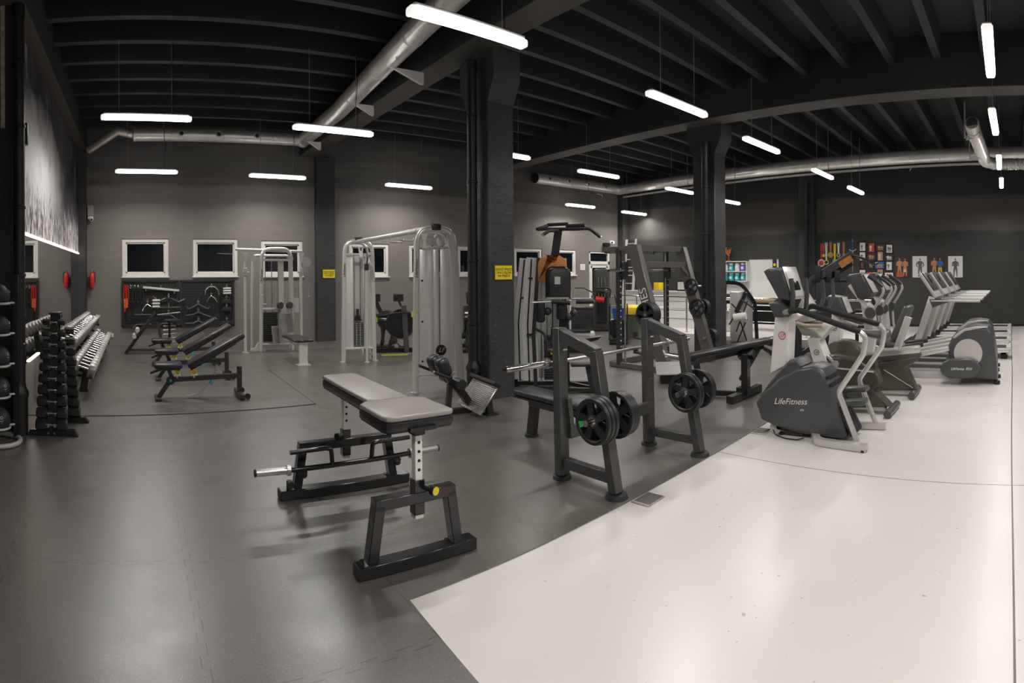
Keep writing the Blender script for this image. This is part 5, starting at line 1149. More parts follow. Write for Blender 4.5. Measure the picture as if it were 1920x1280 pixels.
# recumbent bike
c = Rig('recumbent_bike', 'olive grey recumbent exercise bike with a tall seat back, between the upright bike and ellipticals', 'exercise bike', 7.0, 1.75)
b = c.mb(); b.lathe([(.02, -.13), (.30, -.13), (.34, -.1), (.34, .1), (.30, .13), (.02, .13)], (7.0, 2.16, .36), (1, 0, 0), 36); b.build('drive_cover', 'olive', c.t)
c.prof('body_cover', 'olive', [(2.4, .07), (2.38, .3), (1.9, .40), (1.72, .42), (1.2, .52), (1.17, .47), (1.33, .37), (1.2, .09), (1.72, .06)], 6.9, 7.1, .025, 3)
c.beam('cover_line', 'lcd', (6.896, 1.62, .34), (6.896, 1.24, .12), .004, .01)
c.beam('seat_rail', 'silver', (6.98, 1.76, .53), (6.98, 1.16, .60), .13, .10, bev=.02); c.beam('seat_rail_cover', 'olive', (6.98, 1.8, .46), (6.98, 1.15, .53), .15, .06, bev=.015)
c.prof('mast', 'white', [(2.24, .58), (2.40, .58), (2.36, .90), (2.34, 1.05), (2.24, 1.05), (2.21, .88)], 6.98, 7.12, .015); c.badge(6.977, 2.30, .84, .03, 'ink')
co = c.prof('console', 'plastic', [(2.40, 1.24), (2.36, 1.28), (2.2, 1.26), (2.12, 1.05), (2.16, .98), (2.3, 1.02)], 6.9, 7.2, .03); c.beam('console_face', 'plasticl', (7.05, 2.187, 1.255), (7.05, 2.105, 1.05), .22, .012, up=(0, -1, .5), par=co)
c.tube('front_handle', 'plasticl', [(6.86, 2.05, .86), (6.88, 2.25, .92), (7.2, 2.25, .92), (7.22, 2.05, .86)], .02, .06)
c.beam('seat_back', 'plastic', (7.05, 1.50, .72), (7.05, 1.30, 1.15), .40, .09, up=(0, -1, 0), bev=.04, seg=3); c.box('seat_base', 'plastic', (7.05, 1.62, .665), (.4, .34, .08), (4, 0, 0), .03)
c.beam('back_frame', 'silver', (6.86, 1.44, .6), (6.86, 1.285, 1.02), .05, .09, up=(0, -1, 0)); 
for x in (6.83, 7.27): c.tube('side_handle', 'silver', [(x, 1.42, .62), (x, 1.6, .60), (x, 1.74, .66), (x, 1.8, .7)], .018, .06)
c.cyl('crank_cap', 'silver', (6.86, 2.05, .42), (6.875, 2.05, .42), .05); c.box('pedal', 'plasticd', (6.78, 2.2, .52), (.1, .1, .03))
c.beam('base_rail', 'silver', (7.0, 2.4, .05), (7.0, 1.25, .05), .08, .06)
c.cyl('rear_foot', 'plastic', (6.74, 1.235, .05), (7.26, 1.235, .05), .045); c.cyl('front_foot', 'plastic', (6.76, 2.45, .05), (7.24, 2.45, .05), .045)

# two elliptical trainers
def elliptical(label, x0, dy=0.):
    c = Rig('elliptical_trainer', label, 'elliptical trainer', x0+.3, 1.2+dy, 'elliptical trainers on the white floor')
    Y = lambda L: [(y+dy, z) for y, z in L]
    ho = c.prof('drive_housing', 'plastic', Y([(.90, .52), (.86, .12), (.2, .05), (.21, .3), (.28, .72), (.34, .79), (.5, .81), (.66, .79), (.84, .66)]), x0, x0+.56, .045, 4)
    c.prof('top_strip', 'plasticl', Y([(.83, .655), (.66, .785), (.5, .81), (.36, .80), (.5, .775), (.66, .745), (.80, .64)]), x0-.004, x0+.05, .006, 2)
    c.cyl('crank_disc', 'silver', (x0-.012, .61+dy, .44), (x0-.002, .61+dy, .44), .2, ho, 40)
    po = c.prof('pedal_pod', 'plastic', Y([(1.0, .22), (.96, .32), (.86, .37), (.58, .38), (.47, .33), (.42, .23), (.5, .12), (.62, .1), (.88, .1), (.97, .15)]), x0-.10, x0-.02, .03, 3)
    c.letters('maker_letters', 'LifeFitness  95Xi', .05, 'inkw', x0-.102, .70+dy, .235, 0, po, .9)
    for x in (x0+.02, x0+.5): c.beam('pedal_rail', 'silver', (x, 1.85+dy, .30), (x, .88+dy, .50), .07, .07, bev=.015)
    for x in (x0+.0, x0+.52): c.beam('base_rail', 'plasticl', (x, 2.2+dy, .13), (x, .85+dy, .13), .06, .1, bev=.01); c.beam('roller_track', 'plastic', (x, 2.0+dy, .25), (x, .9+dy, .25), .06, .05, bev=.01)
    for x in (x0+.02, x0+.5): c.box('foot_pedal', 'plasticd', (x, 1.55+dy, .40), (.16, .36, .07), (-8, 0, 0), .02)
    c.prof('mast', 'plasticl', Y([(2.2, .1), (2.0, .1), (1.99, .7), (2.03, 1.05), (2.12, 1.14), (2.22, 1.14), (2.16, .7)]), x0+.2, x0+.38, .02)
    co = c.prof('console', 'plastic', Y([(2.40, 1.52), (2.36, 1.55), (2.18, 1.57), (2.02, 1.28), (2.05, 1.21), (2.17, 1.17), (2.24, 1.2)]), x0+.1, x0+.48, .03); c.beam('console_face', 'plasticl', (x0+.29, 2.152+dy, 1.55), (x0+.29, 2.004+dy, 1.28), .3, .012, up=(0, -1, .5), par=co); c.beam('console_screen', 'lcd', (x0+.29, 2.14+dy, 1.54), (x0+.29, 2.075+dy, 1.415), .2, .018, up=(0, -1, .5), par=co)
    c.beam('console_arm', 'white', (x0+.15, 2.36+dy, 1.4), (x0+.2, 2.12+dy, 1.06), .04, .08, up=(0, 1, 0))
    for x in (x0+.02, x0+.56):
        c.cyl('arm_pivot', 'plastic', (x-.03, 2.02+dy, .99), (x+.03, 2.02+dy, .99), .08)
        c.tube('moving_arm', 'plasticl', [(x, 2.05+dy, 1.52), (x, 1.92+dy, 1.44), (x, 1.80+dy, 1.33), (x, 1.88+dy, 1.18), (x, 2.0+dy, 1.0), (x, 1.98+dy, .7), (x, 1.9+dy, .32)], .021, .12)
        c.tube('arm_grip', 'plasticd', [(x, 2.05+dy, 1.52), (x, 1.92+dy, 1.44), (x, 1.83+dy, 1.365)], .025, .1)
    for x in (x0+.04, x0+.5): c.cyl('foot', 'rubber', (x, .21+dy, 0), (x, .21+dy, .05), .045); c.cyl('foot', 'rubber', (x, 2.15+dy, 0), (x, 2.15+dy, .08), .04)
elliptical('grey elliptical trainer with a round silver disc, nearest the camera of the two', 7.76)
elliptical('grey elliptical trainer mostly hidden behind the nearer elliptical', 8.75, .03)

# four treadmills in a row
def treadmill(label, x0):
    c = Rig('treadmill', label, 'treadmill', x0+.4, .9, 'treadmills in front of the black wall')
    c.box('deck', 'plasticd', (x0+.4, .95, .145), (.5, 1.86, .05), None, .01)
    c.box('running_belt', 'rubber', (x0+.4, .95, .174), (.48, 1.8, .006), None, 0)
    for x in (x0+.07, x0+.73): c.box('side_rail', 'alu', (x, .95, .155), (.14, 1.88, .07), None, .015)
    for x in (x0+.07, x0+.73): c.box('rail_end_cap', 'silver', (x, .035, .13), (.145, .06, .13), None, .012)
    c.box('rear_roller_cover', 'lcd', (x0+.4, .055, .125), (.68, .1, .13), None, .02); c.box('rear_base', 'ink', (x0+.4, .14, .04), (.7, .12, .08), None, .005)
    c.prof('motor_hood', 'plasticd', [(2.1, .06), (2.08, .2), (1.95, .32), (1.68, .26), (1.62, .18), (1.62, .06)], x0+.04, x0+.76, .025)
    for x in (x0+.0, x0+.76): c.beam('mast', 'silver', (x, 1.74, .2), (x, 1.43, 1.12), .045, .12, up=(0, 1, 0), bev=.012)
    b = c.mb(); b.box((x0-.0, 1.72, .2), (.06, .2, .12), (18, 0, 0), .01); b.box((x0+.76, 1.72, .2), (.06, .2, .12), (18, 0, 0), .01); b.build('mast_boot', 'ink', c.t)
    co = c.beam('console', 'plasticl', (x0+.38, 1.66, 1.55), (x0+.38, 1.36, 1.10), .82, .06, up=(0, 1, 1), bev=.02, seg=3)
    c.beam('console_face', 'plastic', (x0+.38, 1.63, 1.545), (x0+.38, 1.42, 1.23), .7, .07, up=(0, 1, 1), bev=.01, par=co); c.beam('console_screen', 'screen', (x0+.38, 1.595, 1.49), (x0+.38, 1.50, 1.35), .3, .078, up=(0, 1, 1), bev=.004, par=co)
    for x in (x0+.16, x0+.6): c.tube('cup_holder', 'silver', [(x, 1.5, 1.3), (x, 1.42, 1.2), (x, 1.38, 1.08)], .02, .05)
    for x in (x0-.01, x0+.77):
        c.tube('handrail', 'lcd', [(x, 1.45, 1.05), (x, 1.1, 1.05), (x, .56, 1.045)], .024, .05)
        c.prof('handrail_bracket', 'plastic', [(1.48, 1.08), (1.42, .93), (1.3, .97), (1.12, 1.03), (1.1, 1.07)], x-.02, x+.02, .008)
    c.tube('front_bar', 'plastic', [(x0-.01, 1.42, 1.06), (x0+.38, 1.34, 1.06), (x0+.77, 1.42, 1.06)], .03, .1)
for k, (x0, lb) in enumerate(((9.95, 'silver treadmill nearest the camera in the row of four'), (11.25, 'second treadmill from the camera in the row of four'), (12.55, 'third treadmill from the camera in the row of four'), (13.85, 'farthest treadmill of the row, next to the black wall'))): treadmill(lb, x0)
# ------------------------------------------------------------------ far wall: desk, shelf, medals, pictures
def wallthing(name, label, cat, y, z, group=None, off=.0):
    t = thing(name, label, cat, (farX(y)-off, y, z), 0, group); t.rotation_euler = (0, 0, math.radians(-90-(-FANG))); return t   # local x runs along the wall to the right in the picture, local -y faces the room
wallyaw = math.atan2(FW1.y-FW0.y, FW1.x-FW0.x)
def wall_rot(t): t.rotation_euler = (0, 0, wallyaw)
def wt(name, label, cat, y, z, group=None):
    t = wallthing(name, label, cat, y, z, group); wall_rot(t); return t
def printed(t, w_, h_, shapes, x=0, y=-.012, z=0):
    for nm, m, polys in shapes:
        b = MB()
        for poly in polys: b.prism([(px*w_/2, pz*h_/2) for px, pz in poly], .0012, Matrix(((1, 0, 0, x), (0, 0, 1, y), (0, 1, 0, z), (0, 0, 0, 1))))
        b.build(nm, m, t)
def ell(cx, cz, rx, rz, n=10, a0=0): return [(cx+rx*math.cos(2*PI*k/n+a0), cz+rz*math.sin(2*PI*k/n+a0)) for k in range(n)]
def limb(p, q, w0, w1):
    d = V((q[0]-p[0], q[1]-p[1])).normalized(); nx, nz = -d.y, d.x
    return [(p[0]+nx*w0, p[1]+nz*w0*.65), (q[0]+nx*w1, q[1]+nz*w1*.65), (q[0]-nx*w1, q[1]-nz*w1*.65), (p[0]-nx*w0, p[1]-nz*w0*.65)]
def figure(cx, s=1., arms='hips', z0=-.9):
    f = lambda L: [(cx+x*s, z0+z*s) for x, z in L]; l = lambda p, q, a, b_: limb((cx+p[0]*s, z0+p[1]*s), (cx+q[0]*s, z0+q[1]*s), a*s, b_*s)
    P = [ell(cx, z0+1.66*s, .10*s, .1*s), f([(-.36, 1.42), (-.12, 1.52), (.12, 1.52), (.36, 1.42), (.22, 1.0), (.2, .82), (-.2, .82), (-.22, 1.0)]), l((-.12, .85), (-.2, .42), .15, .1), l((-.2, .42), (-.2, .0), .1, .06), l((.12, .85), (.2, .42), .15, .1), l((.2, .42), (.22, .0), .1, .06)]
    if arms == 'hips': P += [l((-.36, 1.38), (-.56, 1.1), .11, .08), l((-.56, 1.1), (-.26, .9), .08, .05), l((.36, 1.38), (.56, 1.1), .11, .08), l((.56, 1.1), (.26, .9), .08, .05)]
    else: P += [l((-.34, 1.38), (-.46, 1.05), .11, .08), l((-.46, 1.05), (-.1, 1.12), .08, .05), l((.34, 1.38), (.46, 1.05), .11, .08), l((.46, 1.05), (.1, 1.1), .08, .05)]
    return P
M['paper'] = mat('poster_paper', (.74, .73, .71), .4); M['skin'] = mat('printed_skin_tone', (.55, .27, .12), .5); M['dkpaper'] = mat('dark_print', (.05, .035, .03), .45); M['gold'] = mat('medal_gold', (.75, .5, .12), .3, .8)
M['ptblue'] = mat('printed_blue', (.05, .12, .42), .5); M['ptyel'] = mat('printed_yellow', (.7, .5, .04), .5); M['ptgrey'] = mat('printed_grey', (.12, .12, .12), .5); M['ptred'] = mat('printed_red', (.5, .07, .04), .5)
def poster(label, y0, y1, z0, z1, m, shapes, th=.02, group=None, name='poster'):
    w_, h_ = y0-y1, z0-z1; t = wt(name, label, 'picture', (y0+y1)/2, (z0+z1)/2, group)
    b = MB(); b.box((0, -th/2-.002, 0), (w_, th, h_), bev=.002, seg=1); b.build('panel', m, t); printed(t, w_*.96, h_*.98, shapes, 0, -th-.004); return t
poster('dark poster of two bodybuilders standing side by side, leftmost of the four big posters', 3.305, 2.915, 2.0, 1.408, 'dkpaper', [('printed_figures', 'skin', figure(-.4, 1.0, 'f')+figure(.45, .98, 'f')), ('printed_shorts', 'ptred', [[(-.9, -1), (.15, -1), (.15, -.55), (-.9, -.55)]]), ('printed_shorts', 'paper', [[(.28, -.22), (.62, -.22), (.68, -.5), (.22, -.5)]])], group='big posters on the black wall')
poster('white poster of a dark bodybuilder with hands on hips', 2.811, 2.396, 2.01, 1.4, 'paper', [('printed_figure', 'ptgrey', figure(.05, 1.0, 'hips', -.95))], group='big posters on the black wall')
poster('dark poster of a bodybuilder beside a person in a blue shirt', 2.309, 1.909, 2.006, 1.404, 'dkpaper', [('printed_figure', 'skin', figure(-.4, 1.0, 'f')), ('printed_figure', 'ptblue', figure(.45, .98, 'f')[1:2]+figure(.45, .98, 'f')[6:]), ('printed_trousers', 'ptyel', figure(.45, .98, 'f')[2:6]), ('printed_head', 'skin', figure(.45, .98, 'f')[:1])], group='big posters on the black wall')
poster('white poster of a dark bodybuilder with arms at the chest, rightmost of the four', 1.793, 1.38, 2.003, 1.395, 'paper', [('printed_figure', 'ptgrey', figure(.0, 1.0, 'f', -.95))], group='big posters on the black wall')
FR = dict(f11=(4.342, 4.185, 2.413, 2.179), f12=(4.08, 3.918, 2.393, 2.144), f13=(3.855, 3.622, 2.359, 2.172), f14=(3.559, 3.395, 2.339, 2.115), f21=(4.344, 4.187, 2.134, 1.901), f22=(4.123, 3.889, 2.101, 1.913), f23=(3.817, 3.67, 2.143, 1.896), f24=(3.591, 3.375, 2.064, 1.893),
 f31=(4.322, 4.204, 1.871, 1.669), f32=(4.093, 3.937, 1.869, 1.667), f33=(3.889, 3.64, 1.852, 1.665), f34=(3.561, 3.408, 1.849, 1.618), f41=(4.347, 4.19, 1.624, 1.406), f42=(4.126, 3.891, 1.561, 1.421), f43=(3.828, 3.673, 1.636, 1.405), f44=(3.61, 3.37, 1.543, 1.404))
rw = ['top row', 'second row', 'third row', 'bottom row']; cl = ['first', 'second', 'third', 'last']
bgs = ['paper', 'ptred', 'dkpaper', 'paper', 'paper', 'dkpaper', 'skin', 'dkpaper', 'dkpaper', 'ink', 'ptblue', 'paper', 'paper', 'ptred', 'skin', 'paper']
fgs = ['ptgrey', 'paper', 'skin', 'ptgrey', 'ptgrey', 'skin', 'paper', 'paper', 'ptred', 'skin', 'skin', 'ptgrey', 'ptred', 'skin', 'ptblue', 'ptred']
i = 0
for r in range(4):
    for k in range(4):
        y0, y1, z0, z1 = FR['f%d%d' % (r+1, k+1)]; w_, h_ = y0-y1, z0-z1
        t = wt('framed_photo', 'small framed photo, %s from the left in the %s of the photo grid' % (cl[k], rw[r]), 'picture', (y0+y1)/2, (z0+z1)/2, 'small framed photos by the medals')
        b = MB(); b.box((0, -.012, 0), (w_+.05, .022, h_+.05), bev=.003, seg=1); b.build('photo_frame', 'ink', t)
        b = MB(); b.box((0, -.0245, 0), (w_, .003, h_)); b.build('photo', bgs[i], t)
        sh = figure(-.3, .85, 'hips' if i % 2 else 'f', -.85)+(figure(.35, .75, 'f', -.85) if w_ > h_*.7 else [])
        printed(t, w_, h_, [('printed_figures', fgs[i], sh)], 0, -.0268); i += 1
# medals on ribbons and a sword
MD = [(5.512, 2.42, 1.725, .11, 'ptred', 'medal with a red ribbon and the biggest round plate, leftmost'), (5.437, 2.418, 2.008, .05, 'ptred', 'small gold medal on a red ribbon beside the biggest medal'), (5.356, 2.44, 1.787, .07, 'paper', 'yellow medal on a pale ribbon'), (5.225, 2.445, 1.989, .085, 'orange', 'large gold medal on an orange ribbon'), (5.10, 2.403, 1.832, .06, 'yellow', 'low hanging medal on a yellow ribbon'), (4.986, 2.425, 2.002, .06, 'paper', 'silver medal on a narrow white ribbon'), (4.83, 2.445, 2.032, .04, 'orange', 'rightmost medal on an orange and white ribbon')]
for k, (y, z0, z1, r, m, lb) in enumerate(MD):
    t = wt('medal', lb+' of the wall medals', 'medal', y, z1+r, 'medals on the black wall'); L = z0-z1-r
    b = MB()
    for s in (-1, 1): b.beam((s*.022, -.012, L), (s*.006, -.014, r*.9), .028, .003, up=(0, 1, 0))
    b.build('ribbon', m, t)
    b = MB(); b.cyl((0, -.012, 0), (0, -.024, 0), r, n=22); mo = b.build('disc', ['paper', 'gold', 'yellow', 'gold', 'gold', 'silver', 'gold'][k], t)
    b = MB(); b.cyl((0, -.024, 0), (0, -.027, 0), r*.72, n=18); b.build('disc_face', ['ptred', 'yellow', 'ink', 'gold', 'green', 'ptgrey', 'ptred'][k], mo)
t = wt('decorative_sword', 'decorative sword with a blue grip hung point down by the photo grid', 'sword', 4.56, 2.2)
b = MB(); b.prism([(-.02, .0), (.02, .0), (.016, -.6), (0, -.67), (-.016, -.6)], .008, Matrix(((1, 0, 0, 0), (0, 0, 1, -.02), (0, 1, 0, 0), (0, 0, 0, 1)))); b.build('blade', 'steel', t)
b = MB(); b.tube(arc((0, -.02, .1), .12, 215, 325, 8), .014, 8); b.build('guard', 'steel', t); b = MB(); b.cyl((0, -.02, .0), (0, -.02, .25), .017, n=10); b.build('grip', 'blue', t); b = MB(); b.cyl((0, -.02, .25), (0, -.02, .33), .012, n=10); b.build('pommel', 'steel', t)
# shelf, trophy, whiteboard and white wainscot
t = wt('wall_cabinet', 'white open wall cabinet of supplement tubs beside the right pillar', 'cabinet', 8.35, 1.30)
b = MB()
for z in (.0, .3, .61): b.box((0, -.16, z), (1.1, .3, .022))
for x in (-.54, .54): b.box((x, -.16, .305), (.022, .3, .63))
b.box((0, -.012, .305), (1.1, .015, .63)); b.build('cabinet_body', 'white_pl', t)
cols = ['teal', 'lcd', 'teal', 'blue', 'lcd']
for r in range(2):
    for k in range(5):
        xx = -.42+.2*k; m = mat('supplement_purple', (.2, .1, .5), .4) if (r == 1 and k == 4) else M[['teal', 'paper', 'teal', 'paper', 'teal'][k]] if r else M['teal']
        p = V((farX(8.35), 8.35, 1.30)); d = V((math.cos(wallyaw), math.sin(wallyaw), 0)); nrm = V((d.y, -d.x, 0)); q = p+d*xx+nrm*.17
        u = thing('supplement_tub', 'supplement tub on the %s cabinet shelf, %s from the left' % ('upper' if r else 'lower', ['first', 'second', 'third', 'fourth', 'last'][k]), 'tub', (q.x, q.y, 1.30+.012+.3*r), 0, 'supplement tubs in the wall cabinet'); wall_rot(u)
        b = MB(); b.lathe([(.07, 0), (.08, .01), (.08, .19), (.065, .2)], n=18); b.build('tub_body', m, u); b = MB(); b.cyl((0, 0, .2), (0, 0, .25), .072, n=18); b.build('tub_lid', 'white_pl', u)
        b = MB(); b.box((0, -.081, .1), (.09, .004, .08)); b.build('tub_label', 'paper', u)
p = V((farX(8.43)-.22, 8.43, 1.925)); t = thing('trophy_cup', 'copper coloured trophy cup with two handles on top of the wall cabinet', 'trophy', p)
b = MB(); b.lathe([(.07, 0), (.07, .04), (.025, .07), (.02, .14), (.05, .2), (.1, .33), (.11, .36), (.095, .36), (.04, .22)], n=20); b.build('cup', mat('trophy_copper', (.6, .2, .08), .25, .8), t)
for s in (-1, 1): b = MB(); b.tube(fillet([(s*.06, 0, .2), (s*.17, 0, .27), (s*.17, 0, .38), (s*.13, 0, .42)], .05), .014, 8); b.build('cup_handle', 'gold', t)
t = wt('whiteboard', 'white wall board with a small black hanging tag at its corner', 'whiteboard', 7.34, 1.63)
b = MB(); b.box((0, -.02, 0), (.97, .03, .66), bev=.003, seg=1); b.build('board', 'paper', t)
b = MB()
for s in (-1, 1): b.box((s*.485, -.024, 0), (.014, .036, .67)); b.box((0, -.024, s*.33), (.98, .036, .014))
b.build('board_frame', 'alu', t)
b = MB(); b.box((.36, -.045, .2), (.13, .014, .28), bev=.01); o = b.build('hanging_tag', 'ink', t); b = MB(); b.cyl((.36, -.052, .17), (.36, -.056, .17), .045, n=14); b.build('tag_mark', 'yellow', o)
for k in range(4): b = MB(); b.beam((.13+.05*k, -.045, -.27+.03*k), (.2+.05*k, -.045, -.2+.03*k), .02, .02); b.build('marker_pen', 'ink', t)
# white wall panelling = setting; reception counter
mb = MB(); mb.beam((farX(8.6)-.03, 8.6, .65), (farX(6.45)-.03, 6.45, .65), 1.3, .05, up=(1, 0, 0)); struct(mb, 'trim_3', 'white_pl')
t = thing('reception_counter', 'long white reception counter behind the smith machine', 'counter', (13.5, 9.6, 0))
b = MB(); b.box((0, 0, .5), (.5, 3.0, 1.0), bev=.004, seg=1); o = b.build('counter_body', 'white_pl', t); b = MB(); b.box((-.02, 0, 1.02), (.62, 3.05, .04), bev=.005); b.build('counter_top', 'plasticl', t)
b = MB()
for z in (.25, .5, .75): b.box((-.252, 0, z), (.006, 3.0, .008))
b.build('panel_joints', 'ink', o)
def smallbox(name, label, cat, x, y, z, s, m, extra=None):
    t = thing(name, label, cat, (x, y, z)); b = MB(); b.box((0, 0, s[2]/2), s, bev=min(s)*.12); b.build('body', m, t)
    if extra: extra(t)
    return t
smallbox('drinks_box', 'yellow box standing on the reception counter', 'box', 13.45, 9.9, 1.04, (.25, .2, .25), 'yellow', lambda t: MB().box((0, 0, .26), (.2, .15, .02)).build('box_lid', 'ink', t))
smallbox('screen', 'small dark screen standing on the reception counter', 'screen', 13.45, 9.0, 1.04, (.08, .4, .3), 'screen', lambda t: MB().box((-.045, 0, .16), (.006, .34, .22)).build('screen_face', 'lcd', t))
t = thing('office_desk', 'black desk with drawers and open shelves left of the stair climber mast', 'desk', (13.6, 6.9, 0))
b = MB(); b.box((0, 0, .74), (.6, 2.1, .04)); b.build('desk_top', 'black', t)
for y in (-1.03, .35, 1.03): b = MB(); b.box((0, y, .36), (.58, .04, .72)); b.build('desk_side', 'black', t)
b = MB(); b.box((.2, -.3, .4), (.03, 1.3, .5)); b.build('back_panel', 'ink', t)
for z in (.2, .45): b = MB(); b.box((-.3, .7, z), (.02, .6, .22)); o = b.build('drawer', 'dgrey', t); b = MB(); b.cyl((-.32, .55, z), (-.32, .85, z), .01, n=8); b.build('drawer_handle', 'steel', o)
smallbox('printer', 'black printer on the office desk', 'printer', 13.55, 7.5, .76, (.45, .45, .22), 'plasticd', lambda t: MB().box((-.235, 0, .08), (.02, .36, .05)).build('paper_slot', 'lcd', t))
smallbox('wooden_crate', 'wood coloured box on the office desk', 'box', 13.55, 6.55, .76, (.4, .7, .12), mat('pale_wood', (.45, .3, .14), .5), lambda t: MB().box((0, 0, .125), (.3, .6, .01)).build('box_lid', 'yellow', t))
t = thing('waste_bin', 'brushed steel waste bin beside the office desk', 'bin', (13.02, 7.35, 0)); b = MB(); b.lathe([(.17, 0), (.2, .55), (.2, .57), (.18, .57), (.17, .1)], n=22); b.build('bin_body', 'steel', t); b = MB(); b.torus((0, 0, .57), .2, .012); b.build('bin_rim', 'chrome', t)
t = thing('steel_railing', 'steel tube railing with thin lower rails in front of the reception', 'railing', (12.35, 8, 0))
b = MB(); b.cyl((0, -4.9, .92), (.1, 3.6, .92), .024, n=12); b.build('top_rail', 'chrome', t)
for z in (.35, .62): b = MB(); b.cyl((0, -4.9, z), (.1, 3.6, z), .009, n=8); b.build('lower_rail', 'steel', t)
for y in (-4.9, -3.2, -1.5, .2, 1.9, 3.6): b = MB(); b.cyl((.05, y, 0), (.05, y, .92), .02, n=10); b.cyl((.05, y, 0), (.05, y, .012), .05, n=14); b.build('railing_post', 'steel', t)
t = thing('step_ladder', 'aluminium ladder leaning in the far corner behind the smith machine', 'ladder', (14.1, 11.5, 0)); 
for s in (-1, 1): b = MB(); b.beam((-.25, s*.2, 0), (.05, s*.2, 2.68), .03, .09, up=(0, 1, 0)); b.build('ladder_rail', 'lcd', t)
for k in range(10): z = .2+.26*k; b = MB(); b.beam((-.25+.3*z/2.68, -.2, z), (-.25+.3*z/2.68, .2, z), .03, .03); b.build('rung', 'alu', t)
t = thing('cleaning_trolley', 'cleaning trolley with a blue bucket behind the smith machine', 'trolley', (*polar(49.5, 12.7), .0075), -50)
b = MB(); b.box((0, 0, .12), (.45, .9, .03)); 
for x in (-.2, .2):
    for y in (-.42, .42): b.cyl((x, y, .1), (x, y, .85), .014, n=8)
b.build('trolley_frame', 'dgrey', t)
b = MB(); b.lathe([(.13, 0), (.15, .05), (.16, .36), (.17, .38), (.15, .38), (.13, .1)], (0, -.2, .14), n=18); b.build('bag', 'ink', t); b = MB(); b.lathe([(.12, 0), (.16, .25), (.17, .26), (.15, .26), (.12, .03)], (0, .25, .5), n=18); b.build('bucket', 'blue', t); b = MB(); b.box((0, .25, .3), (.36, .34, .36), bev=.01); b.build('lower_bucket', 'ink', t)
for y in (-.4, .4): b = MB(); b.cyl((-.2, y, .05), (.2, y, .05), .045, n=14); b.build('castor', 'rubber', t)
b = MB(); b.cyl((.1, .5, .1), (-.1, .75, 1.05), .014, n=8); b.build('mop_handle', 'dgrey', t)
t = thing('waste_bin', 'grey green bin with a yellow bag behind the smith machine posts', 'bin', (*polar(51.0, 13.6), .0075)); b = MB(); b.lathe([(.18, 0), (.23, .6), (.25, .6), (.25, .63), (.21, .63)], n=20); b.build('bin_body', mat('bin_green', (.14, .15, .11), .5), t); b = MB(); b.lathe([(.26, .58), (.27, .66), (.25, .74), (.1, .8)], n=20); b.build('bin_bag', 'yellow', t)

# leg machine with a red pad, white cage frame by the door
x, y = polar(47.6, 15.6)
t = thing('selector_machine', 'black tall stack machine with a red roll pad in front of the door', 'strength machine', (x, y, .0075), -46)
b = MB(); b.box((.05, .1, .85), (.42, .16, 1.68), bev=.06, seg=3); b.build('stack_tower', mat('tower_grey_green', (.07, .07, .065), .4), t)
for s in (-.08, .0, .08): b = MB(); b.cyl((s+.05, .0, .9), (s+.05, .0, 1.45), .01, n=8); b.build('guide_rod', 'steel', t)
b = MB(); b.box((.05, .0, .55), (.26, .06, .7)); b.build('weight_stack', 'ink', t)
b = MB(); b.sphere((.05, -.15, 1.08), .17, 18, (1, 1, .4)); b.build('seat', 'vinyl', t); b = MB(); b.cyl((-.12, -.3, .86), (.1, -.3, .83), .085, n=18); b.build('red_roller', 'red', t)
b = MB(); b.tube(fillet([(-.65, -.1, 1.17), (-.4, -.1, 1.17), (-.1, -.15, .98)], .15), .02, 8); b.tube(fillet([(-.1, -.1, 1.17), (.2, -.12, 1.17), (.28, -.12, 1.1), (.25, -.12, .9)], .06), .02, 8); b.build('lever', 'dgrey', t)
b = MB(); b.box((0, -.1, .03), (.6, .9, .06)); b.build('base', 'black', t); t.scale = (1.08, 1.08, 1.0)
x, y = polar(44.2, 13.4)
t = thing('low_row_machine', 'white framed low machine with grey panels left of the red padded machine', 'strength machine', (x, y, .0075), -44)
b = MB(); b.tube(fillet([(-.15, 0, 0), (-.15, 0, 1.2), (.08, 0, 1.2), (.08, 0, 0)], .06), .02, 8); b.build('white_frame', 'white', t)
b = MB(); b.box((.35, .1, .42), (.6, .06, .7), bev=.01); b.build('side_panel', 'dgrey', t); b = MB(); b.box((.3, -.1, .1), (.7, .5, .16), bev=.01); b.build('foot_box', 'white', t); b = MB(); b.box((.25, -.25, .22), (.6, .3, .06), bev=.02); b.build('seat', 'vinyl', t)
b = MB(); b.cyl((.15, -.2, .75), (.6, -.2, .74), .035, n=12); b.build('foam_handle', 'rubber', t)
x, y = polar(43.8, 11.2)
t = thing('step_trainer', 'low grey foot machine on the floor beyond the bench press uprights', 'strength machine', (x, y, .0075), -44)
b = MB(); b.box((.2, 0, .3), (.7, .4, .05), (0, 4, 0), bev=.015); b.build('platform', 'grey', t); b = MB(); b.box((.2, 0, .14), (.3, .3, .28)); b.build('pedestal', 'black', t); b = MB(); b.beam((.3, -.2, .24), (.55, -.25, .03), .12, .03); b.build('foot_lever', 'silver', t)

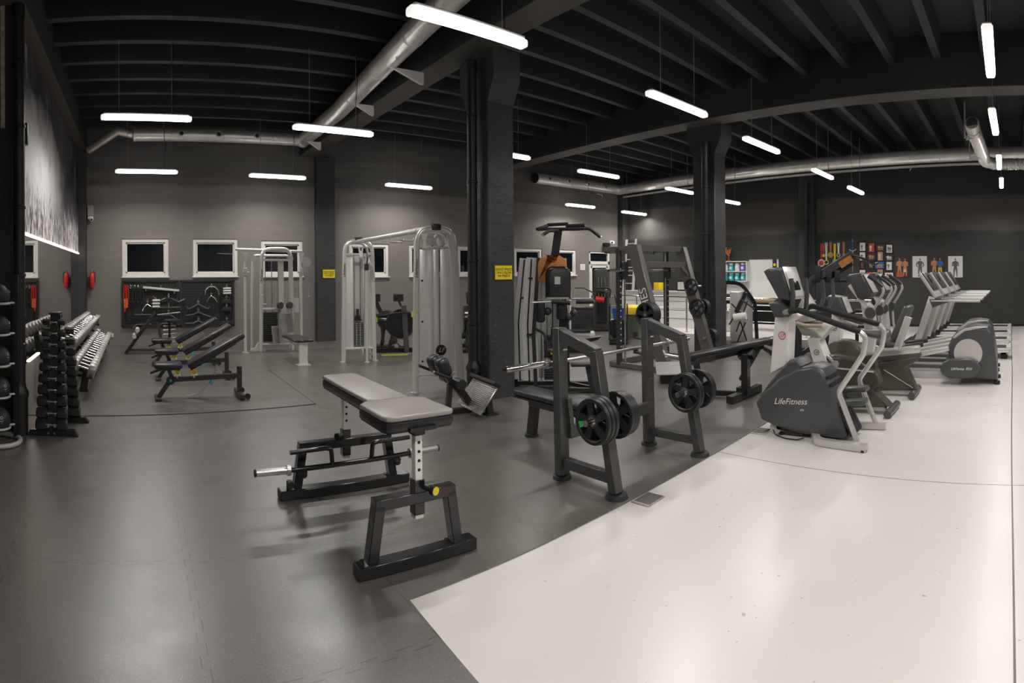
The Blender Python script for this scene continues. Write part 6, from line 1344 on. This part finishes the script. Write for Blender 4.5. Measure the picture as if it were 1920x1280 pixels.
# arched hip machine behind the right pillar
x, y = polar(61.6, 12.2)
t = thing('hip_machine', 'black arched machine with a white roll just right of the right pillar', 'strength machine', (x, y, .0075), -61)
b = MB(); b.sweep(fillet([(-.25, 0, 1.36), (.12, 0, 1.34), (.42, 0, .9), (.46, 0, .0)], .35, 9), .08, .12, up=(0, 1, 0)); b.build('arch_frame', 'blackgloss', t)
b = MB(); b.box((.12, .08, .6), (.5, .05, 1.1), bev=.02); b.build('shroud', 'shroud', t)
b = MB(); b.cyl((-.05, -.25, .6), (.22, -.3, .64), .085, n=18); o = b.build('white_roll', mat('white_roll_pad', (.75, .72, .68), .6), t); b = MB(); b.cyl((-.07, -.25, .598), (-.045, -.25, .6), .03, n=12); b.build('roll_hub', 'ink', o)
for p, q in (((-.1, -.2, .9), (.25, -.25, .55)), ((.25, -.2, .95), (.0, -.25, .3)), ((-.15, -.2, .45), (.15, -.3, .95)), ((.0, -.2, .02), (.2, -.25, .5)), ((.25, -.2, .02), (.1, -.25, .5)), ((.1, -.3, 1.0), (.4, -.2, .78))): b = MB(); b.cyl(p, q, .016, n=8); b.build('lever', 'black', t)
b = MB(); b.beam((.0, -.1, .7), (.22, -.12, 1.15), .1, .06, up=(0, 1, 0), bev=.02); b.build('back_pad', 'vinyl', t); b = MB(); b.box((.1, -.1, .03), (.9, .7, .05)); b.build('base', 'black', t)

# plate loaded machine with the long boom in front of the medals
x, y = polar(70.7, 11.0)
t = thing('lever_row_machine', 'big black plate loaded machine with a long raised boom in front of the medals', 'strength machine', (x, y, .0), -70.7)
b = MB(); b.beam((-.95, 0, .95), (.58, 0, 1.93), .16, .17, up=(0, 1, 0), bev=.01); o = b.build('boom', 'grey', t); b = MB(); b.box((.43, -.085, 1.78), (.28, .01, .13), (0, -32.6, 0)); b.build('boom_label', 'orange', o)
b = MB(); b.beam((.0, -.03, 1.42), (.55, -.03, 1.76), .12, .05, up=(0, 1, 0)); b.build('under_boom', 'ink', t)
b = MB(); b.box((-.12, -.06, 1.55), (.1, .16, .32), bev=.006); b.box((.1, -.06, 1.5), (.1, .16, .24), bev=.006); b.box((.26, -.06, 1.5), (.1, .16, .24), bev=.006); b.build('bracket_plates', 'dgrey', t)
b = MB(); b.prism([(-.2, 0), (.25, 0), (.42, 1.38), (-.15, 1.38)], .3, XZ(0.0), bev=.01); b.build('pedestal', 'dgrey', t); b = MB(); b.box((.1, 0, 1.4), (.7, .3, .05)); b.build('pedestal_top', 'black', t)
for s in (-1, 1):
    b = MB(); b.tube(fillet([(.55, s*.1, 1.9), (.75, s*.14, 1.85), (1.0, s*.2, 1.72), (1.06, s*.2, 1.75)], .08), .022, 8); b.build('handle', 'dgrey', t)
    b = MB(); b.cyl((-.45, s*.08, 1.28), (-.45, s*.4, 1.28), .024, n=10); b.build('plate_peg', 'steel', t)
b = MB(); b.beam((-1.0, 0, .04), (.5, 0, .04), .08, .08); b.beam((-1.0, -.5, .04), (-1.0, .5, .04), .08, .08); b.beam((-.95, 0, .95), (-.8, 0, .05), .1, .1, up=(0, 1, 0)); b.build('base', 'black', t)
x, y = polar(74.6, 10.6)
t = thing('lever_press_seat', 'black padded seat machine between the boom machine and the ellipticals', 'strength machine', (x, y, 0), -74)
b = MB(); b.box((-.1, 0, .55), (.4, .34, .07), bev=.03); b.build('seat', 'vinyl', t); b = MB(); b.box((.22, .05, .95), (.1, .34, .6), (0, 8, 0), bev=.03); b.build('back_pad', 'vinyl', t)
b = MB(); b.beam((-.1, 0, .5), (-.1, 0, .03), .07, .07, up=(0, 1, 0)); b.beam((-.35, 0, .05), (.4, 0, .05), .07, .07); b.beam((-.3, -.35, .04), (-.3, .35, .04), .07, .06); b.beam((.35, 0, .05), (.25, 0, .7), .07, .07, up=(0, 1, 0)); b.build('frame', 'black', t)
b = MB(); b.tube(fillet([(-.3, -.15, .75), (-.1, -.2, .86), (.05, -.2, .84), (.1, -.2, .6)], .08), .03, 8); b.build('arm_roll', 'rubber', t)
b = MB(); b.cyl((.35, -.28, .35), (.35, -.24, .35), .16, n=22); b.cyl((.2, -.26, .4), (.2, -.22, .4), .15, n=22); b.build('stored_discs', 'rubber', t)
x, y = polar(67.8, 8.6)
t = thing('pulley_column', 'dark grey upright post of a cable column behind the stair climber mast', 'cable machine', (x, y, 0), -67)
b = MB(); b.box((0, 0, .62), (.17, .15, 1.24), bev=.01); b.build('column', 'dgrey', t); b = MB(); b.box((.0, 0, .03), (.5, .6, .06)); b.build('base', 'black', t)
b = MB(); b.beam((-.05, 0, .15), (-.5, .1, .4), .06, .06); b.beam((.05, 0, .3), (.5, .1, .6), .06, .06); b.build('arm', 'dgrey', t)
h = MB()
for k in range(9): h.cyl((-.07, -.076, .2+.1*k), (-.07, -.078, .2+.1*k), .012, n=8)
h.build('column_holes', 'inkw', t)
# ------------------------------------------------------------------ grid panels with cable attachments on the back wall
PY = WY-.04
for nm, xa, xb in (('left', -.34, .90), ('right', .97, 2.19)):
    t = thing('grid_panel', 'black wire grid panel of cable handles under the %s' % ('leftmost window' if nm == 'left' else 'second window from the left'), 'grid panel', ((xa+xb)/2, PY, .44)); w_ = xb-xa
    b = MB(); b.box((0, .02, .51), (w_-.04, .012, 1.0)); b.build('backing', mat('grid_backing', (.02, .02, .02), .7), t)
    b = MB()
    for x in (-w_/2, w_/2): b.box((x, 0, .51), (.05, .03, 1.04))
    for z in (0, 1.03): b.box((0, 0, z), (w_+.05, .03, .035))
    b.build('panel_frame', 'dgrey', t)
    b = MB()
    for k in range(20): b.box((-w_/2+w_*(k+.5)/20, .006, .51), (.005, .005, 1.0))
    for k in range(17): b.box((0, .008, .03+.06*k), (w_, .005, .005))
    b.build('wire_grid', mat('grid_wire', (.09, .09, .09), .5, .4), t)
HX = lambda px: math.tan((px-258)/1043)*PY; HZ = lambda py, px=300: 1.6+(516-py)*PY/math.cos((px-258)/1043)/1043
GR = 'cable handles on the grid panels'
def hang(name, label, cat, x, z, parts, grp=GR, hook=True):
    t = thing(name, label, cat, (x, PY-.05, z), 0, grp)
    for nm, m, f in parts:
        b = MB(); f(b); b.build(nm, m, t)
    if hook: b = MB(); b.cyl((0, .045, .0), (0, -.01, .0), .007, n=6); b.cyl((0, -.01, .0), (0, -.012, .02), .007, n=6); b.build('peg_hook', 'steel', t)
    return t
def tb(P, r, fr=.03): return lambda b: b.tube(fillet(P, fr, 4), r, 8)
for k, (x, lb) in enumerate(((-.285, 'left'), (-.24, 'right'))):
    hang('resistance_band', 'bright red elastic band loop, %s of the two on the grid panel' % lb, 'band', x, 1.37, [('band_loop', 'red', tb([(-.018, -.01, 0), (-.03, 0, -.3-.1*k), (-.01, 0, -.62+.15*k), (.015, 0, -.5), (.025, 0, -.2), (.018, -.01, 0)], .014)), ('band_end', 'orange', lambda b: b.cyl((-.01, 0, -.3), (-.012, 0, -.5), .018, n=8))])
for k in range(4):
    hang('triceps_rope', 'black hanging ankle strap or rope, %s from the left on the grid panel' % ['first', 'second', 'third', 'fourth'][k], 'strap', -.16+.085*k, 1.37, [('strap_loop', 'rubber', tb([(-.018, 0, -.06), (-.026, 0, -.36), (0, 0, -.4), (.026, 0, -.36), (.018, 0, -.06), (-.018, 0, -.06)], .013)), ('steel_ring', 'chrome', lambda b: b.torus((0, 0, -.03), .022, .005, (0, 1, 0), 16, 6))])
hang('elastic_cable', 'bundle of thin dark cables hanging low at the left of the grid panel', 'cable', -.21, .95, [('cable_loops', 'cable', tb([(0, 0, 0), (-.05, 0, -.2), (-.02, 0, -.42), (.05, 0, -.42), (.1, 0, -.2), (.08, 0, .05)], .01))])
CH = 'chrome'
def ring(b): b.torus((0, 0, -.03), .02, .006, (0, 1, 0), 14, 6); b.cyl((0, 0, -.05), (0, 0, -.09), .012, n=8)
hang('lat_bar', 'long white lat bar at the top of the left grid panel', 'lat bar', .53, 1.36, [('bar', 'lcd', lambda b: (b.beam((-.41, 0, -.03), (.41, 0, -.11), .05, .05, bev=.008))), ('bar_end', CH, lambda b: b.cyl((-.35, 0, -.06), (-.35, 0, -.12), .02, n=8)), ('bar_end', CH, lambda b: b.cyl((.3, 0, -.12), (.3, 0, -.18), .02, n=8)), ('swivel', CH, ring)])
hang('curl_bar', 'chrome angled curl bar under the white lat bar', 'curl bar', .70, 1.17, [('bar', CH, tb([(-.35, 0, -.05), (-.22, 0, -.15), (-.08, 0, -.08), (.08, 0, -.1), (.22, 0, -.17), (.36, 0, -.11)], .016, .05)), ('swivel', CH, ring)])
hang('straight_bar', 'chrome straight bar below the curl bar', 'bar', .70, .97, [('bar', CH, lambda b: b.cyl((-.25, 0, -.1), (.25, 0, -.09), .014, n=8)), ('swivel', CH, ring)])
hang('straight_bar', 'chrome straight bar, lower of the two on the left grid panel', 'bar', .70, .81, [('bar', 'steel', lambda b: b.cyl((-.26, 0, -.1), (.26, 0, -.05), .013, n=8)), ('swivel', CH, ring)])
hang('v_handle', 'chrome V shaped handle on the left grid panel', 'handle', .22, 1.05, [('handle', CH, tb([(-.12, -.02, -.26), (-.08, -.01, -.16), (0, 0, -.1), (.08, 0, -.16), (.13, -.02, -.2)], .014)), ('swivel', CH, ring)])
hang('close_grip_bar', 'white close grip row handle on the left grid panel', 'handle', .415, 1.09, [('grip', 'lcd', lambda b: [b.cyl((-.085, -.03, -.06-.07*k), (.085, -.03, -.06-.07*k), .022, n=10) for k in range(3)]), ('side_plate', 'plasticl', lambda b: b.box((0, .01, -.13), (.14, .02, .2)))])
for k, (x, z, lb) in enumerate(((.10, .73, 'upper left'), (.64, .72, 'upper right'), (.08, .51, 'lower left'), (.64, .53, 'lower right'))):
    hang('cambered_bar', 'dark grey bent bar, %s of the four low on the left grid panel' % lb, 'bar', x, z, [('bar', 'grey', tb([(-.19, 0, -.02-.08*(k > 1)), (-.1, 0, -.02), (.1, 0, -.02), (.22, 0, -.02-.09*(k % 2))], .018, .05))])
hang('arc_handle', 'grey arched bar handle at the top of the right grid panel', 'handle', 1.68, 1.39, [('arc', 'steel', tb([(-.15, 0, -.24), (-.14, 0, -.13), (-.06, 0, -.06), (.06, 0, -.06), (.14, 0, -.13), (.17, 0, -.25)], .016, .05)), ('swivel', CH, ring)])
hang('v_handle', 'chrome V shaped handle under the arched handle', 'handle', 1.67, 1.2, [('handle', CH, tb([(-.11, -.02, -.21), (-.07, -.01, -.13), (0, 0, -.07), (.08, 0, -.13), (.13, -.02, -.22)], .016)), ('swivel', CH, ring)])
hang('close_grip_bar', 'white close grip row handle at the right of the grid panel', 'handle', 2.03, 1.37, [('grip', 'lcd', lambda b: [b.cyl((-.09, -.03, -.08-.055*k), (.09, -.03, -.08-.055*k), .022, n=10) for k in range(3)]), ('swivel', CH, ring)])
for k, (z, w_) in enumerate(((1.12, .13), (.94, .12), (.63, .16))):
    hang('grip_handle', 'black flat winged grip handle, %s of three at the right of the grid panel' % ['top', 'middle', 'bottom'][k], 'handle', 2.02, z, [('grip', 'rubber', lambda b: b.prism([(-w_, -.2), (-w_*.9, -.1), (-.05, -.07), (.05, -.07), (w_*.9, -.1), (w_, -.2), (w_*.5, -.17), (-w_*.5, -.17)], .05, XZ(0), bev=.008)), ('swivel', CH, ring)])
for k, (x, z, lb) in enumerate(((1.37, 1.02, 'highest'), (1.37, .84, 'middle'), (1.37, .64, 'lowest'))):
    hang('wide_grip_bar', 'grey wide curved grip bar, %s of three on the right grid panel' % lb, 'bar', x, z, [('bar', 'grey', tb([(-.27, 0, -.12), (-.24, 0, -.2), (-.1, 0, -.14), (0, 0, -.08), (.1, 0, -.14), (.24, 0, -.2), (.27, 0, -.12)] if k == 0 else [(-.29, 0, -.18+.02*k), (-.1, 0, -.13), (0, 0, -.08), (.1, 0, -.13), (.29, 0, -.2)], .021, .05)), ('swivel', CH, ring)])
# ------------------------------------------------------------------ parts that are several separate pieces become one part per piece
import re
def re_stem(n): return re.sub(r"\.\d+$", "", n)
def split_pieces(o, name):
    bm = bmesh.new(); bm.from_mesh(o.data); seen = set(); isl = []
    for v in bm.verts:
        if v in seen: continue
        st = [v]; seen.add(v); comp = []
        while st:
            a = st.pop(); comp.append(a)
            for e in a.link_edges:
                b_ = e.other_vert(a)
                if b_ not in seen: seen.add(b_); st.append(b_)
        isl.append(comp)
    for comp in isl:
        idx = {v: i for i, v in enumerate(comp)}; fs = {f for v in comp for f in v.link_faces}
        me = bpy.data.meshes.new(name); me.from_pydata([v.co[:] for v in comp], [], [[idx[v] for v in f.verts] for f in fs])
        for m in o.data.materials: me.materials.append(m)
        for p in me.polygons: p.use_smooth = True
        me.set_sharp_from_angle(angle=math.radians(38))
        n = bpy.data.objects.new(name, me); COL.objects.link(n); n.parent = o.parent; n.matrix_local = o.matrix_local.copy()
    bm.free(); bpy.data.objects.remove(o)
SP = {'bright_trim': 'trim_piece', 'cradles': 'cradle', 'hanger': 'hanger_piece', 'joint_bands': 'joint_band', 'mast_boot': 'mast_boot', 'screw_caps': 'screw_cap', 'shroud_clips': 'shroud_clip', 'side_tie': 'side_tie', 'lever': None}
for o in [o for o in bpy.data.objects if o.type == 'MESH' and SP.get(re_stem(o.name))]: split_pieces(o, SP[re_stem(o.name)])
